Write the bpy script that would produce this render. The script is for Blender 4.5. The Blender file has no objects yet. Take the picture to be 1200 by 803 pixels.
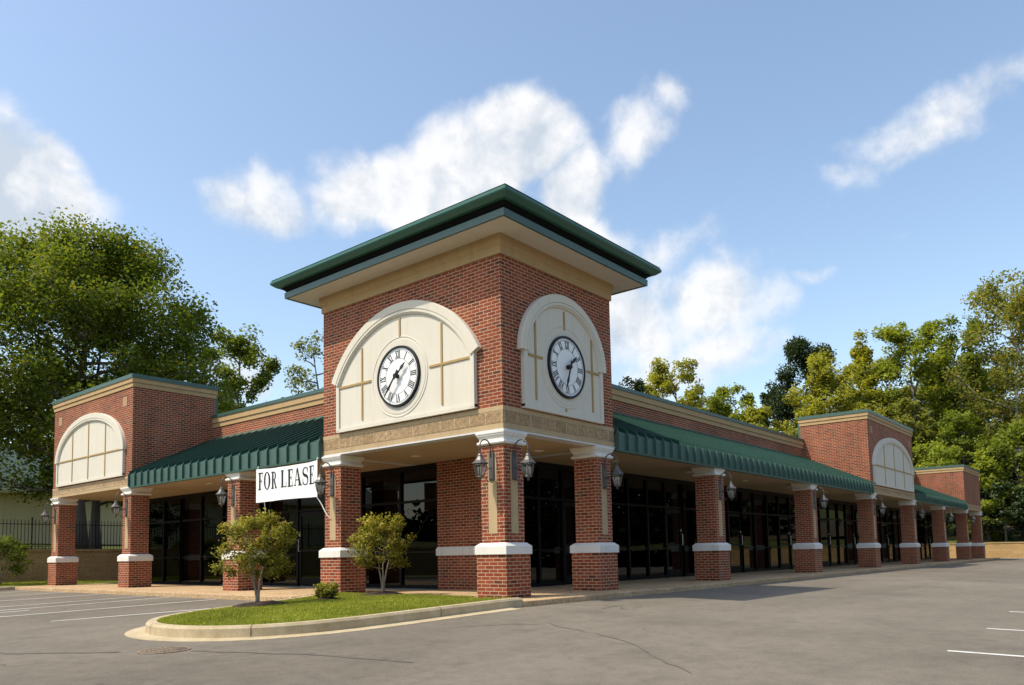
import bpy, bmesh, math, random
import numpy as np
from mathutils import Vector, Matrix
R_ = math.radians
sc = bpy.context.scene
COL = sc.collection
random.seed(7)

# ------------------------------------------------------------------ helpers
def link(o):
    COL.objects.link(o); return o

def tag(o, label=None, cat=None, group=None, kind=None):
    if label: o['label'] = label
    if cat: o['category'] = cat
    if group: o['group'] = group
    if kind: o['kind'] = kind
    return o

def empty(name, loc=(0, 0, 0), rz=0.0):
    o = bpy.data.objects.new(name, None); link(o)
    o.location = loc; o.rotation_euler = (0, 0, rz); o.empty_display_size = .2
    return o

def box_uv(me):
    """metre-scaled box projected UVs so brick courses keep their true size"""
    uv = me.uv_layers.new(name='UVMap').data
    vs = me.vertices
    for p in me.polygons:
        n = p.normal
        ax, ay, az = abs(n.x), abs(n.y), abs(n.z)
        for li in p.loop_indices:
            c = vs[me.loops[li].vertex_index].co
            if az > .7: uv[li].uv = (c.x, c.y)
            elif ax >= ay: uv[li].uv = (c.y, c.z)
            else: uv[li].uv = (c.x, c.z)

class MB:
    def __init__(s): s.v = []; s.f = []
    def add(s, vs, fs):
        b = len(s.v); s.v += [tuple(map(float, q)) for q in vs]; s.f += [tuple(i + b for i in f) for f in fs]; return s
    def box(s, x0, x1, y0, y1, z0, z1):
        return s.hexa([(x0, y0, z0), (x1, y0, z0), (x1, y1, z0), (x0, y1, z0), (x0, y0, z1), (x1, y0, z1), (x1, y1, z1), (x0, y1, z1)])
    def hexa(s, p):
        return s.add(p, [(0, 3, 2, 1), (4, 5, 6, 7), (0, 1, 5, 4), (1, 2, 6, 5), (2, 3, 7, 6), (3, 0, 4, 7)])
    def loft(s, rings, cap=True, closed=False):
        n = len(rings[0]); vs = [q for r in rings for q in r]; fs = []
        m = len(rings)
        for i in range(m if closed else m - 1):
            a = i * n; b = ((i + 1) % m) * n
            for j in range(n):
                k = (j + 1) % n
                fs.append((a + j, a + k, b + k, b + j))
        if cap and not closed:
            fs.append(tuple(range(n))[::-1]); fs.append(tuple((m - 1) * n + j for j in range(n)))
        return s.add(vs, fs)
    def sqloft(s, cx, cy, prof):
        """square rings: prof = [(half width, z)...]"""
        return s.loft([[(cx - h, cy - h, z), (cx + h, cy - h, z), (cx + h, cy + h, z), (cx - h, cy + h, z)] for h, z in prof])
    def rectloft(s, prof):
        """prof=[(x0,x1,y0,y1,z)]"""
        return s.loft([[(a, c, z), (b, c, z), (b, d, z), (a, d, z)] for a, b, c, d, z in prof])
    def lathe(s, cx, cy, prof, n=12, cap=True):
        return s.loft([[(cx + r * math.cos(2 * math.pi * j / n), cy + r * math.sin(2 * math.pi * j / n), z) for j in range(n)] for r, z in prof], cap)
    def tube(s, pts, rad, n=6):
        pts = [Vector(p) for p in pts]
        if not hasattr(rad, '__len__'): rad = [rad] * len(pts)
        rings = []; up = Vector((.3, .1, 1)).normalized(); prev = None
        for i, p in enumerate(pts):
            d = (pts[min(i + 1, len(pts) - 1)] - pts[max(i - 1, 0)])
            d = d.normalized() if d.length > 1e-9 else Vector((0, 0, 1))
            if prev is None:
                a = d.orthogonal().normalized()
            else:
                a = (prev - d * prev.dot(d)); a = a.normalized() if a.length > 1e-6 else d.orthogonal().normalized()
            prev = a; b = d.cross(a)
            rings.append([p + (a * math.cos(2 * math.pi * j / n) + b * math.sin(2 * math.pi * j / n)) * rad[i] for j in range(n)])
        return s.loft([[tuple(q) for q in r] for r in rings])
    def prism(s, poly, z0, z1):
        n = len(poly); vs = [(x, y, z0(x, y) if callable(z0) else z0) for x, y in poly] + [(x, y, z1(x, y) if callable(z1) else z1) for x, y in poly]
        fs = [tuple(range(n))[::-1], tuple(range(n, 2 * n))] + [(j, (j + 1) % n, n + (j + 1) % n, n + j) for j in range(n)]
        return s.add(vs, fs)
    def build(s, name, mat, parent=None, smooth=False, bevel=0.0, recalc=True):
        me = bpy.data.meshes.new(name); me.from_pydata(s.v, [], s.f)
        if recalc or bevel:
            bm = bmesh.new(); bm.from_mesh(me)
            bmesh.ops.recalc_face_normals(bm, faces=bm.faces)
            if bevel:
                es = [e for e in bm.edges if len(e.link_faces) == 2 and e.calc_face_angle(0) > .5]
                bmesh.ops.bevel(bm, geom=es, offset=bevel, segments=2, affect='EDGES', profile=.5)
            bm.to_mesh(me); bm.free()
        me.update(); box_uv(me)
        if mat: me.materials.append(mat)
        if smooth:
            for p in me.polygons: p.use_smooth = True
        o = bpy.data.objects.new(name, me); link(o)
        if parent: o.parent = parent
        return o

# ------------------------------------------------------------------ materials
class NT:
    def __init__(s, name):
        s.m = bpy.data.materials.new(name); s.m.use_nodes = True
        s.t = s.m.node_tree; s.t.nodes.clear()
        s.out = s.n('ShaderNodeOutputMaterial')
    def n(s, typ, **kw):
        nd = s.t.nodes.new(typ)
        for k, v in kw.items():
            if hasattr(nd, k) and k not in nd.inputs: setattr(nd, k, v)
            else: nd.inputs[k].default_value = v
        return nd
    def l(s, a, b): s.t.links.new(a, b)
    def noise(s, vec, scale, detail=6, rough=.6, dim='3D'):
        nd = s.n('ShaderNodeTexNoise'); nd.noise_dimensions = dim
        nd.inputs['Scale'].default_value = scale; nd.inputs['Detail'].default_value = detail; nd.inputs['Roughness'].default_value = rough
        if vec is not None: s.l(vec, nd.inputs['Vector'])
        return nd.outputs['Fac']
    def ramp(s, fac, stops, interp='LINEAR'):
        nd = s.n('ShaderNodeValToRGB'); cr = nd.color_ramp; cr.interpolation = interp
        while len(cr.elements) > 1: cr.elements.remove(cr.elements[0])
        for i, (p, c) in enumerate(stops):
            e = cr.elements[0] if i == 0 else cr.elements.new(p)
            e.position = p
            c = (c, c, c) if not hasattr(c, '__len__') else c
            e.color = (*c, 1)
        s.l(fac, nd.inputs['Fac']); return nd.outputs['Color']
    def mix(s, fac, a, b, mode='MIX'):
        nd = s.n('ShaderNodeMix'); nd.data_type = 'RGBA'; nd.blend_type = mode
        for sock, val in ((nd.inputs[0], fac), (nd.inputs[6], a), (nd.inputs[7], b)):
            if hasattr(val, 'type'): s.l(val, sock)
            elif hasattr(val, '__len__'): sock.default_value = (*val, 1)
            else: sock.default_value = val
        return nd.outputs[2]
    def math(s, op, a, b=0.0):
        nd = s.n('ShaderNodeMath'); nd.operation = op
        for sock, val in ((nd.inputs[0], a), (nd.inputs[1], b)):
            if hasattr(val, 'type'): s.l(val, sock)
            else: sock.default_value = val
        return nd.outputs[0]
    def bump(s, h, strength=.3, dist=.01, normal=None):
        nd = s.n('ShaderNodeBump'); nd.inputs['Strength'].default_value = strength; nd.inputs['Distance'].default_value = dist
        s.l(h, nd.inputs['Height'])
        if normal is not None: s.l(normal, nd.inputs['Normal'])
        return nd.outputs['Normal']
    def pbr(s, col, rough=.8, spec=.3, metal=0.0, normal=None, coat=0):
        b = s.n('ShaderNodeBsdfPrincipled')
        if hasattr(col, 'type'): s.l(col, b.inputs['Base Color'])
        else: b.inputs['Base Color'].default_value = (*col, 1)
        if hasattr(rough, 'type'): s.l(rough, b.inputs['Roughness'])
        else: b.inputs['Roughness'].default_value = rough
        b.inputs['Specular IOR Level'].default_value = spec; b.inputs['Metallic'].default_value = metal
        b.inputs['Coat Weight'].default_value = coat
        if normal is not None: s.l(normal, b.inputs['Normal'])
        s.l(b.outputs[0], s.out.inputs['Surface']); return b
    def obj(s): return s.n('ShaderNodeTexCoord').outputs['Object']
    def uv(s): return s.n('ShaderNodeTexCoord').outputs['UV']
    def geo(s): return s.n('ShaderNodeNewGeometry').outputs['Position']

def painted(name, col, rough=.6, var=.08, scale=3.0, spec=.3, bump=.0, dirt=None):
    t = NT(name); P = t.geo()
    n1 = t.noise(P, scale, 8, .65); f = t.math('MULTIPLY_ADD', n1, 2 * var); f.node.inputs[2].default_value = 1 - var
    c = t.mix(1.0, col, f, 'MULTIPLY')
    if dirt:
        n2 = t.noise(P, 1.3, 10, .7); c = t.mix(t.ramp(n2, [(.52, 0.0), (.75, .6)]), c, dirt)
    ms = t.n('ShaderNodeMapping'); t.l(P, ms.inputs['Vector']); ms.inputs['Scale'].default_value = (5, 5, .5)
    c = t.mix(1.0, c, t.ramp(t.noise(ms.outputs[0], 1.0, 7, .7), [(.30, 1 - 1.6 * var), (.5, 1.0)]), 'MULTIPLY')
    nm = None
    if bump: nm = t.bump(t.noise(P, 60, 4, .6), bump, .004)
    t.pbr(c, rough, spec, normal=nm)
    return t.m

def brick_mat(name, bw=.203, bh=.0677, mortar=.0150, stain=.25):
    t = NT(name); uv = t.uv(); P = t.geo()
    br = t.n('ShaderNodeTexBrick'); br.offset = .5; br.offset_frequency = 2; br.squash = 1
    br.inputs['Color1'].default_value = (0, 0, 0, 1); br.inputs['Color2'].default_value = (1, 1, 1, 1); br.inputs['Mortar'].default_value = (.5, .5, .5, 1)
    br.inputs['Scale'].default_value = 1; br.inputs['Brick Width'].default_value = bw; br.inputs['Row Height'].default_value = bh
    br.inputs['Mortar Size'].default_value = mortar * .5; br.inputs['Mortar Smooth'].default_value = .15; br.inputs['Bias'].default_value = 0
    t.l(uv, br.inputs['Vector'])
    rnd = br.outputs['Color']; mort = br.outputs['Fac']
    pal = t.ramp(rnd, [(0, (.180, .036, .016)), (.07, (.120, .034, .020)), (.14, (.222, .042, .018)), (.5, (.272, .054, .022)), (.8, (.315, .069, .028)), (.94, (.23, .060, .030)), (1, (.130, .062, .042))])
    g = t.noise(P, 38, 5, .7)
    pal = t.mix(.55, pal, t.mix(1.0, pal, t.ramp(g, [(.3, .62), (.7, 1.3)]), 'MULTIPLY'))
    mc = t.mix(t.noise(P, 9, 5, .6), (.44, .315, .19), (.54, .405, .26))
    c = t.mix(mort, pal, mc)
    big = t.noise(P, .55, 8, .65)
    c = t.mix(1.0, c, t.ramp(big, [(.3, 1 - stain), (.7, 1.06)]), 'MULTIPLY')
    ms = t.n('ShaderNodeMapping'); t.l(P, ms.inputs['Vector']); ms.inputs['Scale'].default_value = (2.6, 2.6, .28)
    c = t.mix(1.0, c, t.ramp(t.noise(ms.outputs[0], 1.0, 7, .7), [(.30, .76), (.48, 1.0), (.72, 1.07)]), 'MULTIPLY')
    # thin efflorescence streaks
    ef = t.noise(P, 1.7, 9, .75)
    c = t.mix(t.ramp(ef, [(.62, 0.0), (.8, .22)]), c, (.55, .45, .38))
    h = t.math('MULTIPLY_ADD', mort, -1.0); h.node.inputs[2].default_value = 1.0
    h = t.math('ADD', h, t.math('MULTIPLY', g, .35))
    t.pbr(c, t.ramp(mort, [(0, .78), (1, .95)]), .25, normal=t.bump(h, .55, .008))
    return t.m

def block_mat(name, bw, bh, c1, c2, mortar_col, mortar=.012, rough_bump=1.0, shift=0.0):
    t = NT(name); uv = t.uv(); P = t.geo()
    mp = t.n('ShaderNodeMapping'); t.l(uv, mp.inputs['Vector']); mp.inputs['Location'].default_value = (.1, -shift, 0)
    br = t.n('ShaderNodeTexBrick'); br.offset = .5
    br.inputs['Color1'].default_value = (*c1, 1); br.inputs['Color2'].default_value = (*c2, 1); br.inputs['Mortar'].default_value = (*mortar_col, 1)
    br.inputs['Scale'].default_value = 1; br.inputs['Brick Width'].default_value = bw; br.inputs['Row Height'].default_value = bh
    br.inputs['Mortar Size'].default_value = mortar * .5; br.inputs['Mortar Smooth'].default_value = .2
    t.l(mp.outputs[0], br.inputs['Vector'])
    g = t.noise(P, 14, 8, .7)
    c = t.mix(1.0, br.outputs['Color'], t.ramp(g, [(.3, .6), (.7, 1.25)]), 'MULTIPLY')
    c = t.mix(1.0, c, t.ramp(t.noise(P, .7, 6, .6), [(.3, .8), (.7, 1.05)]), 'MULTIPLY')
    h = t.math('ADD', t.math('MULTIPLY', br.outputs['Fac'], -1.2), t.math('MULTIPLY', g, 1.6))
    t.pbr(c, .92, .2, normal=t.bump(h, .7 * rough_bump, .03))
    return t.m

M = {}
M['brick'] = brick_mat('red_brick')
M['split'] = block_mat('split_face_block', .40, .24, (.39, .265, .145), (.46, .32, .18), (.60, .48, .32), mortar=.024, shift=3.26)
M['retain'] = block_mat('retaining_block', .45, .2, (.44, .285, .12), (.52, .345, .155), (.34, .22, .10), mortar=.012, rough_bump=.6)
M['inlay'] = painted('terracotta_inlay', (.40, .25, .15), .85, .12, 8, bump=.4)
M['tan'] = painted('tan_masonry', (.45, .33, .185), .85, .12, 6, bump=.35, dirt=(.42, .30, .17))
M['cornice'] = painted('tan_stucco_cornice', (.45, .305, .15), .85, .10, 4, bump=.3)
M['cream'] = painted('cream_stucco', (.64, .60, .50), .85, .05, 2.2, bump=.25, dirt=(.66, .59, .45))
M['muntin'] = painted('tan_strip', (.40, .275, .11), .8, .08, 6)
M['white'] = painted('white_cast_stone', (.72, .69, .62), .75, .06, 5, bump=.2, dirt=(.66, .61, .52))
M['soffit'] = painted('cream_soffit', (.64, .585, .50), .8, .05, 2)
M['ceiling'] = painted('tan_ceiling', (.46, .345, .215), .55, .07, 1.5, dirt=(.38, .28, .17))
M['silver'] = painted('silver_drip_edge', (.62, .62, .62), .35, .05, 3, spec=.5)
M['green'] = None
M['black'] = painted('black_anodised_frame', (.006, .006, .006), .45, .1, 8, spec=.15)
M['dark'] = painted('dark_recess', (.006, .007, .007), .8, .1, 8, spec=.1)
M['iron'] = painted('black_iron', (.018, .018, .018), .5, .2, 12, spec=.4)
M['bronze'] = painted('weathered_bronze', (.075, .070, .064), .42, .3, 25, spec=.6)
M['inner'] = painted('interior_wall', (.34, .32, .29), .9, .1, 1.0)
M['inner_floor'] = painted('interior_floor', (.25, .23, .21), .7, .1, 1.0)
M['roofing'] = painted('grey_roofing', (.22, .21, .20), .95, .15, 1.0)
M['ink'] = painted('black_paint', (.012, .012, .012), .5, .1, 5)
M['clockface'] = painted('white_dial', (.80, .80, .77), .35, .02, 2, spec=.5)
M['cloth'] = painted('white_vinyl', (.84, .84, .82), .5, .02, 2)
M['rope'] = painted('white_strap', (.78, .76, .70), .8, .05, 8)
M['line'] = painted('worn_white_paint', (.62, .61, .56), .85, .15, 6, dirt=(.24, .22, .19))
M['mulch'] = painted('dark_mulch', (.055, .036, .024), .95, .5, 30, bump=1)
M['soil'] = painted('forest_floor', (.10, .075, .04), .95, .4, 1.5, bump=.6)
M['rust'] = painted('rusty_grate', (.25, .19, .13), .8, .5, 25)
M['pit'] = painted('drain_pit', (.022, .016, .011), .9, .3, 5)
M['card'] = painted('beige_card', (.55, .42, .26), .85, .06, 4)
M['housewall'] = painted('beige_stucco', (.74, .64, .37), .9, .06, .8)
M['houseroof'] = painted('dark_green_roof', (.045, .075, .062), .7, .15, 1.2)
M['backwood'] = painted('far_wood_foliage', (.020, .030, .012), .95, .3, .3, spec=.1)
M['crack'] = painted('tar_seal', (.128, .112, .088), .75, .3, 8)

def green_metal(c0, c1, spec=.5):
    t = NT('green_metal'); P = t.geo()
    n1 = t.noise(P, 1.6, 8, .65); n2 = t.noise(P, 22, 4, .6)
    c = t.mix(n1, c0, c1)
    c = t.mix(t.ramp(t.noise(P, .8, 9, .7), [(.5, 0.0), (.8, .35)]), c, (.032, .10, .078))
    t.pbr(c, t.ramp(n2, [(.3, .30), (.7, .48)]), spec, normal=t.bump(t.noise(P, 2.2, 2, .5), .12, .02))
    return t.m
M['green'] = green_metal((.042, .090, .070), (.055, .112, .088))
M['slope'] = green_metal((.013, .052, .038), (.020, .068, .050), .5)
M['trim'] = green_metal((.022, .098, .070), (.030, .120, .086))

def aggregate():
    t = NT('exposed_aggregate_concrete'); P = t.geo()
    vor = t.n('ShaderNodeTexVoronoi'); vor.inputs['Scale'].default_value = 75; t.l(P, vor.inputs['Vector'])
    sep = t.n('ShaderNodeSeparateColor'); t.l(vor.outputs['Color'], sep.inputs[0])
    c = t.ramp(sep.outputs[0], [(0, (.26, .145, .065)), (.3, (.42, .265, .125)), (.6, (.54, .365, .185)), (.85, (.62, .47, .29)), (1, (.68, .56, .42))])
    c = t.mix(1.0, c, t.ramp(t.noise(P, .9, 8, .7), [(.3, .72), (.7, 1.12)]), 'MULTIPLY')
    t.pbr(c, .85, .3, normal=t.bump(vor.outputs['Distance'], .5, .006))
    return t.m
M['walk'] = aggregate()

def concrete():
    t = NT('kerb_concrete'); P = t.geo()
    n = t.noise(P, 3, 10, .7); n2 = t.noise(P, 90, 3, .6)
    c = t.ramp(n, [(.25, (.34, .26, .145)), (.5, (.46, .375, .235)), (.75, (.56, .475, .325))])
    c = t.mix(1.0, c, t.ramp(n2, [(.3, .8), (.7, 1.15)]), 'MULTIPLY')
    t.pbr(c, .9, .25, normal=t.bump(n2, .4, .003))
    return t.m
M['kerb'] = concrete()

def asphalt():
    t = NT('worn_asphalt'); P = t.geo()
    big = t.noise(P, .10, 6, .62); mid = t.noise(P, .55, 9, .7); fine = t.noise(P, 75, 5, .75); grain = t.noise(P, 420, 2, .6)
    c = t.ramp(big, [(.32, (.138, .118, .089)), (.5, (.172, .148, .114)), (.68, (.204, .178, .138))])
    c = t.mix(1.0, c, t.ramp(mid, [(.28, .74), (.5, 1.0), (.75, 1.12)]), 'MULTIPLY')
    # long wheel streaks along the aisle
    mp = t.n('ShaderNodeMapping'); t.l(P, mp.inputs['Vector']); mp.inputs['Scale'].default_value = (.05, .75, 1); mp.inputs['Rotation'].default_value = (0, 0, R_(4))
    st = t.noise(mp.outputs[0], 1.0, 7, .65)
    c = t.mix(1.0, c, t.ramp(st, [(.34, .86), (.52, 1.0), (.72, 1.05)]), 'MULTIPLY')
    blo = t.noise(P, 5.5, 8, .75)
    c = t.mix(1.0, c, t.ramp(blo, [(.3, .80), (.5, 1.0), (.7, 1.14)]), 'MULTIPLY')
    # oil drips
    oil = t.noise(P, 1.1, 4, .5)
    c = t.mix(t.ramp(oil, [(.66, 0.0), (.76, .45)]), c, (.06, .055, .05))
    c = t.mix(1.0, c, t.ramp(fine, [(.28, .55), (.72, 1.38)]), 'MULTIPLY')
    c = t.mix(t.ramp(grain, [(.62, 0.0), (.74, .5)]), c, (.36, .33, .29))
    vor = t.n('ShaderNodeTexVoronoi'); vor.feature = 'DISTANCE_TO_EDGE'; vor.inputs['Scale'].default_value = .16
    wob = t.n('ShaderNodeVectorMath'); wob.operation = 'ADD'
    nz = t.n('ShaderNodeTexNoise'); nz.inputs['Scale'].default_value = .9; nz.inputs['Detail'].default_value = 8; t.l(P, nz.inputs['Vector'])
    sc_ = t.n('ShaderNodeVectorMath'); sc_.operation = 'SCALE'; sc_.inputs['Scale'].default_value = 1.8; t.l(nz.outputs['Color'], sc_.inputs[0])
    t.l(P, wob.inputs[0]); t.l(sc_.outputs[0], wob.inputs[1]); t.l(wob.outputs[0], vor.inputs['Vector'])
    cr = t.ramp(vor.outputs['Distance'], [(.0, .8), (.0022, .0)])
    cr = t.math('MULTIPLY', cr, t.ramp(t.noise(P, .3, 3, .5), [(.5, 0.0), (.62, 1.0)]))
    c = t.mix(cr, c, (.04, .036, .032))
    t.pbr(c, .88, .28, normal=t.bump(t.math('ADD', fine, t.math('MULTIPLY', grain, .6)), .55, .006))
    return t.m
M['asphalt'] = asphalt()

def grass_ground(name, cols):
    t = NT(name); P = t.geo()
    n = t.noise(P, 2.2, 9, .7); n2 = t.noise(P, 45, 4, .7)
    c = t.ramp(n, [(.3, cols[0]), (.5, cols[1]), (.72, cols[2])])
    c = t.mix(1.0, c, t.ramp(n2, [(.3, .5), (.7, 1.35)]), 'MULTIPLY')
    t.pbr(c, .95, .15, normal=t.bump(n2, .8, .03)); return t.m
M['turf'] = grass_ground('turf_soil', [(.085, .115, .018), (.125, .165, .024), (.175, .195, .04)])
M['hill'] = grass_ground('rough_grass', [(.075, .075, .022), (.10, .12, .03), (.17, .15, .06)])

def leaf_mat(name, stops, transl=.35, rough=.6):
    t = NT(name)
    g = t.n('ShaderNodeNewGeometry'); rnd = g.outputs['Random Per Island']
    c = t.ramp(rnd, stops)
    c = t.mix(1.0, c, t.ramp(t.noise(t.obj(), .55, 3, .6), [(.3, .75), (.7, 1.2)]), 'MULTIPLY')
    b = t.n('ShaderNodeBsdfPrincipled'); t.l(c, b.inputs['Base Color']); b.inputs['Roughness'].default_value = rough; b.inputs['Specular IOR Level'].default_value = .25
    tr = t.n('ShaderNodeBsdfTranslucent'); tc = t.mix(1.0, c, (1.25, 1.2, .55), 'MULTIPLY'); t.l(tc, tr.inputs['Color'])
    mx = t.n('ShaderNodeMixShader'); mx.inputs[0].default_value = transl
    t.l(b.outputs[0], mx.inputs[1]); t.l(tr.outputs[0], mx.inputs[2]); t.l(mx.outputs[0], t.out.inputs['Surface'])
    return t.m
LEAF = {
 'oak':    leaf_mat('oak_leaves', [(0, (.085, .135, .018)), (.45, (.135, .190, .025)), (.8, (.195, .235, .033)), (1, (.25, .235, .045))], .48),
 'green':  leaf_mat('green_leaves', [(0, (0.095, 0.146, 0.020)), (.5, (0.168, 0.224, 0.029)), (1, (0.269, 0.302, 0.050))], .45),
 'lime':   leaf_mat('lime_leaves', [(0, (0.154, 0.209, 0.022)), (.5, (0.237, 0.292, 0.033)), (1, (0.341, 0.363, 0.055))], .45),
 'yellow': leaf_mat('yellow_green_leaves', [(0, (0.198, 0.226, 0.029)), (.5, (0.303, 0.314, 0.037)), (1, (0.418, 0.385, 0.055))], .45),
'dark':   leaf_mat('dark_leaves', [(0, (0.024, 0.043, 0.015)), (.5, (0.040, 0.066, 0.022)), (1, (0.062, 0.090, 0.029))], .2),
 'olive':  leaf_mat('olive_leaves', [(0, (0.134, 0.162, 0.034)), (.5, (0.207, 0.230, 0.047)), (1, (0.291, 0.280, 0.067))], .45),
 'rust':   leaf_mat('autumn_leaves', [(0, (0.138, 0.176, 0.035)), (.5, (0.215, 0.242, 0.046)), (.85, (0.308, 0.281, 0.055)), (1, (0.363, 0.237, 0.066))], .45),
 'pale':   leaf_mat('pale_leaves', [(0, (.12, .155, .06)), (.5, (.18, .21, .085)), (1, (.25, .26, .11))], .45),
 'myrtle': leaf_mat('myrtle_leaves', [(0, (0.115, 0.135, 0.016)), (.35, (0.223, 0.236, 0.024)), (.7, (0.338, 0.317, 0.034)), (.93, (0.378, 0.270, 0.047)), (1, (0.378, 0.162, 0.068))], .3),
 'shrub':  leaf_mat('shrub_leaves', [(0, (0.184, 0.218, 0.023)), (.5, (0.299, 0.299, 0.040)), (1, (0.460, 0.402, 0.092))], .35),
 'grass':  leaf_mat('grass_blades', [(0, (.20, .235, .022)), (.5, (.30, .335, .036)), (.85, (.38, .39, .06)), (1, (.45, .40, .14))], .45),
}
def bark(name, a, b, scale=5):
    t = NT(name); P = t.obj(); mp = t.n('ShaderNodeMapping'); t.l(P, mp.inputs['Vector']); mp.inputs['Scale'].default_value = (3, 3, .5)
    n = t.noise(mp.outputs[0], scale, 8, .7)
    t.pbr(t.mix(n, a, b), .9, .2, normal=t.bump(n, .8, .03)); return t.m
M['bark'] = bark('grey_bark', (.06, .05, .042), (.19, .165, .14))
M['palebark'] = bark('pale_bark', (.16, .14, .12), (.42, .39, .34))
M['twig'] = bark('tan_bark', (.20, .15, .10), (.42, .34, .25), 20)

def glass_mat(name, tint, refl, rough=.0):
    t = NT(name); P = t.geo()
    fr = t.n('ShaderNodeFresnel'); fr.inputs['IOR'].default_value = 1.52
    nm = t.bump(t.noise(P, .9, 2, .5), .02, .05)
    f = t.math('MULTIPLY_ADD', fr.outputs[0], .50); f.node.inputs[2].default_value = refl; f.node.use_clamp = True
    gl = t.n('ShaderNodeBsdfGlossy'); gl.inputs['Roughness'].default_value = rough; gl.inputs['Color'].default_value = (.9, .93, .95, 1); t.l(nm, gl.inputs['Normal'])
    tr = t.n('ShaderNodeBsdfTransparent'); tr.inputs['Color'].default_value = (*tint, 1)
    mx = t.n('ShaderNodeMixShader'); t.l(f, mx.inputs[0]); t.l(tr.outputs[0], mx.inputs[1]); t.l(gl.outputs[0], mx.inputs[2]); t.l(mx.outputs[0], t.out.inputs['Surface'])
    return t.m
M['glass'] = glass_mat('dark_tinted_glass', (.10, .10, .095), .012)
M['lampglass'] = glass_mat('clear_lamp_glass', (.86, .86, .82), .10, .05)
t_ = NT('frosted_bulb'); t_.pbr((.8, .76, .66), .5, .4); M['bulb'] = t_.m
t_ = NT('brushed_handle'); t_.pbr((.75, .75, .74), .3, .5, metal=.9); M['steel'] = t_.m

# ------------------------------------------------------------------ site levels
W = .716; E_ = .07                       # column plinth width, inset of the walls from the plinth face
RC = [0.0, 3.115, 8.98, 16.643, 24.121, 31.238, 38.154, 44.816, 49.773]    # columns of the long wing (x)
LC = [4.78, 8.93, 15.06, 20.70]                                            # columns of the short wing (y)
TX, TY = 3.92, 5.47                     # tower far edges
ZB, ZC = 3.13, 3.12                     # beam underside, ceiling
LB0, LB1 = LC[2] + E_, LC[3] + W - E_
RB0, RB1 = RC[4] + E_, RC[5] + W - E_
SB0, SB1 = RC[7] + E_, RC[8] + W - E_
PW = 2.80                               # plane of the parapet walls
GL = 2.72                               # plane of the glass

def G(x, y):
    dx = max(0.0, -.7 - x); dy = max(0.0, -.7 - y)
    return -.1 - .025 * min(25.0, math.hypot(dx, dy))
def hill(x, y):
    return 1.0 + .3 * (1 - min(1, max(0, x / 58))) + .075 * max(0, x - 58) + .04 * max(0, y - 26)

def sheet(name, xs, ys, zf, mat, keep=None):
    vs = [(x, y, zf(x, y)) for y in ys for x in xs]; n = len(xs); fs = []
    for j in range(len(ys) - 1):
        for i in range(n - 1):
            cx, cy = (xs[i] + xs[i + 1]) / 2, (ys[j] + ys[j + 1]) / 2
            if keep is None or keep(cx, cy): fs.append((j * n + i, j * n + i + 1, (j + 1) * n + i + 1, (j + 1) * n + i))
    b = MB(); b.add(vs, fs); return tag(b.build(name, mat, smooth=True, recalc=False), kind='structure')

def lin(a, b, step): 
    n = max(1, int(math.ceil((b - a) / step))); return [a + (b - a) * i / n for i in range(n + 1)]
sheet('ground', [-2500, -60, 62, 2500], [-2500, -60, 30, 2500], lambda x, y: -.95, M['hill'])
xs = sorted(set(lin(-60, -10, 2.5) + lin(-10, 2, .4) + lin(2, 58, 2)))
ys = sorted(set(lin(-60, -10, 2.5) + lin(-10, 2, .4) + lin(2, 26, 2)))
sheet('parking_lot', xs, ys, G, M['asphalt'])
rng = np.random.default_rng(3)
hx = sorted(set(lin(-90, 58.15, 8) + lin(58.15, 110, 3) + [130, 170, 260])); hy = sorted(set([-160, -110, -80] + lin(-60, 26.15, 6) + lin(26.15, 90, 4) + [120, 180, 280]))
sheet('hillside', hx, hy, lambda x, y: hill(x, y) + (.12 * math.sin(x * .7 + y * .3) + .1 * math.sin(y * .9) if (x > 59 or y > 27) else 0), M['hill'], keep=lambda x, y: x > 58.15 or y > 26.15)
# leaf-litter floor under the trees of the far wood
sheet('wood_floor', lin(68, 112, 4), lin(-40, 40, 4), lambda x, y: hill(x, y) + .17 + .12 * math.sin(x * .7 + y * .3), M['soil'])

# walk: exposed aggregate slab with a rolled edge, running round both wings
walk_poly = [(-.36, -.68), (51.6, -.68), (51.6, 4.0), (2.0, 4.0), (2.0, 22.0), (-1.05, 22.0), (-1.15, 14.0), (-1.2, 6.2), (-1.2, 4.9), (.03, 4.74), (.03, .74), (-.36, .70)]
b = MB(); b.prism(walk_poly, -.4, 0.0); tag(b.build('sidewalk', M['walk'], bevel=.018), kind='structure')
# island kerb
isl = [(-.37, -.66), (-2.2, -.62), (-3.5, -.60), (-4.4, -.50), (-5.0, -.26), (-5.42, .10), (-5.70, .60), (-5.82, 1.15), (-5.78, 1.75), (-5.56, 2.30), (-5.12, 2.80), (-4.50, 3.18), (-3.60, 3.46), (-2.6, 3.74), (-1.6, 4.06), (-1.18, 4.30)]
def offset(poly, d):
    out = []
    for i, p in enumerate(poly):
        a = Vector(poly[max(i - 1, 0)]); c = Vector(poly[min(i + 1, len(poly) - 1)])
        t = (c - a).normalized(); n = Vector((-t.y, t.x))
        out.append((p[0] + n.x * d, p[1] + n.y * d))
    return out
def smooth_poly(p, it=2):
    for _ in range(it):
        q = [p[0]]
        for i in range(len(p) - 1):
            a, c = p[i], p[i + 1]
            q += [(a[0] * .75 + c[0] * .25, a[1] * .75 + c[1] * .25), (a[0] * .25 + c[0] * .75, a[1] * .25 + c[1] * .75)]
        p = q + [p[-1]]
    return p
isl = smooth_poly(isl)
def strip(mb, outer, inner, z0, z1):
    for i in range(len(outer) - 1):
        pass
out_ = isl; inn = offset(isl, .15 * -1)     # island interior lies to the right of the path (clockwise) -> negative
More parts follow.
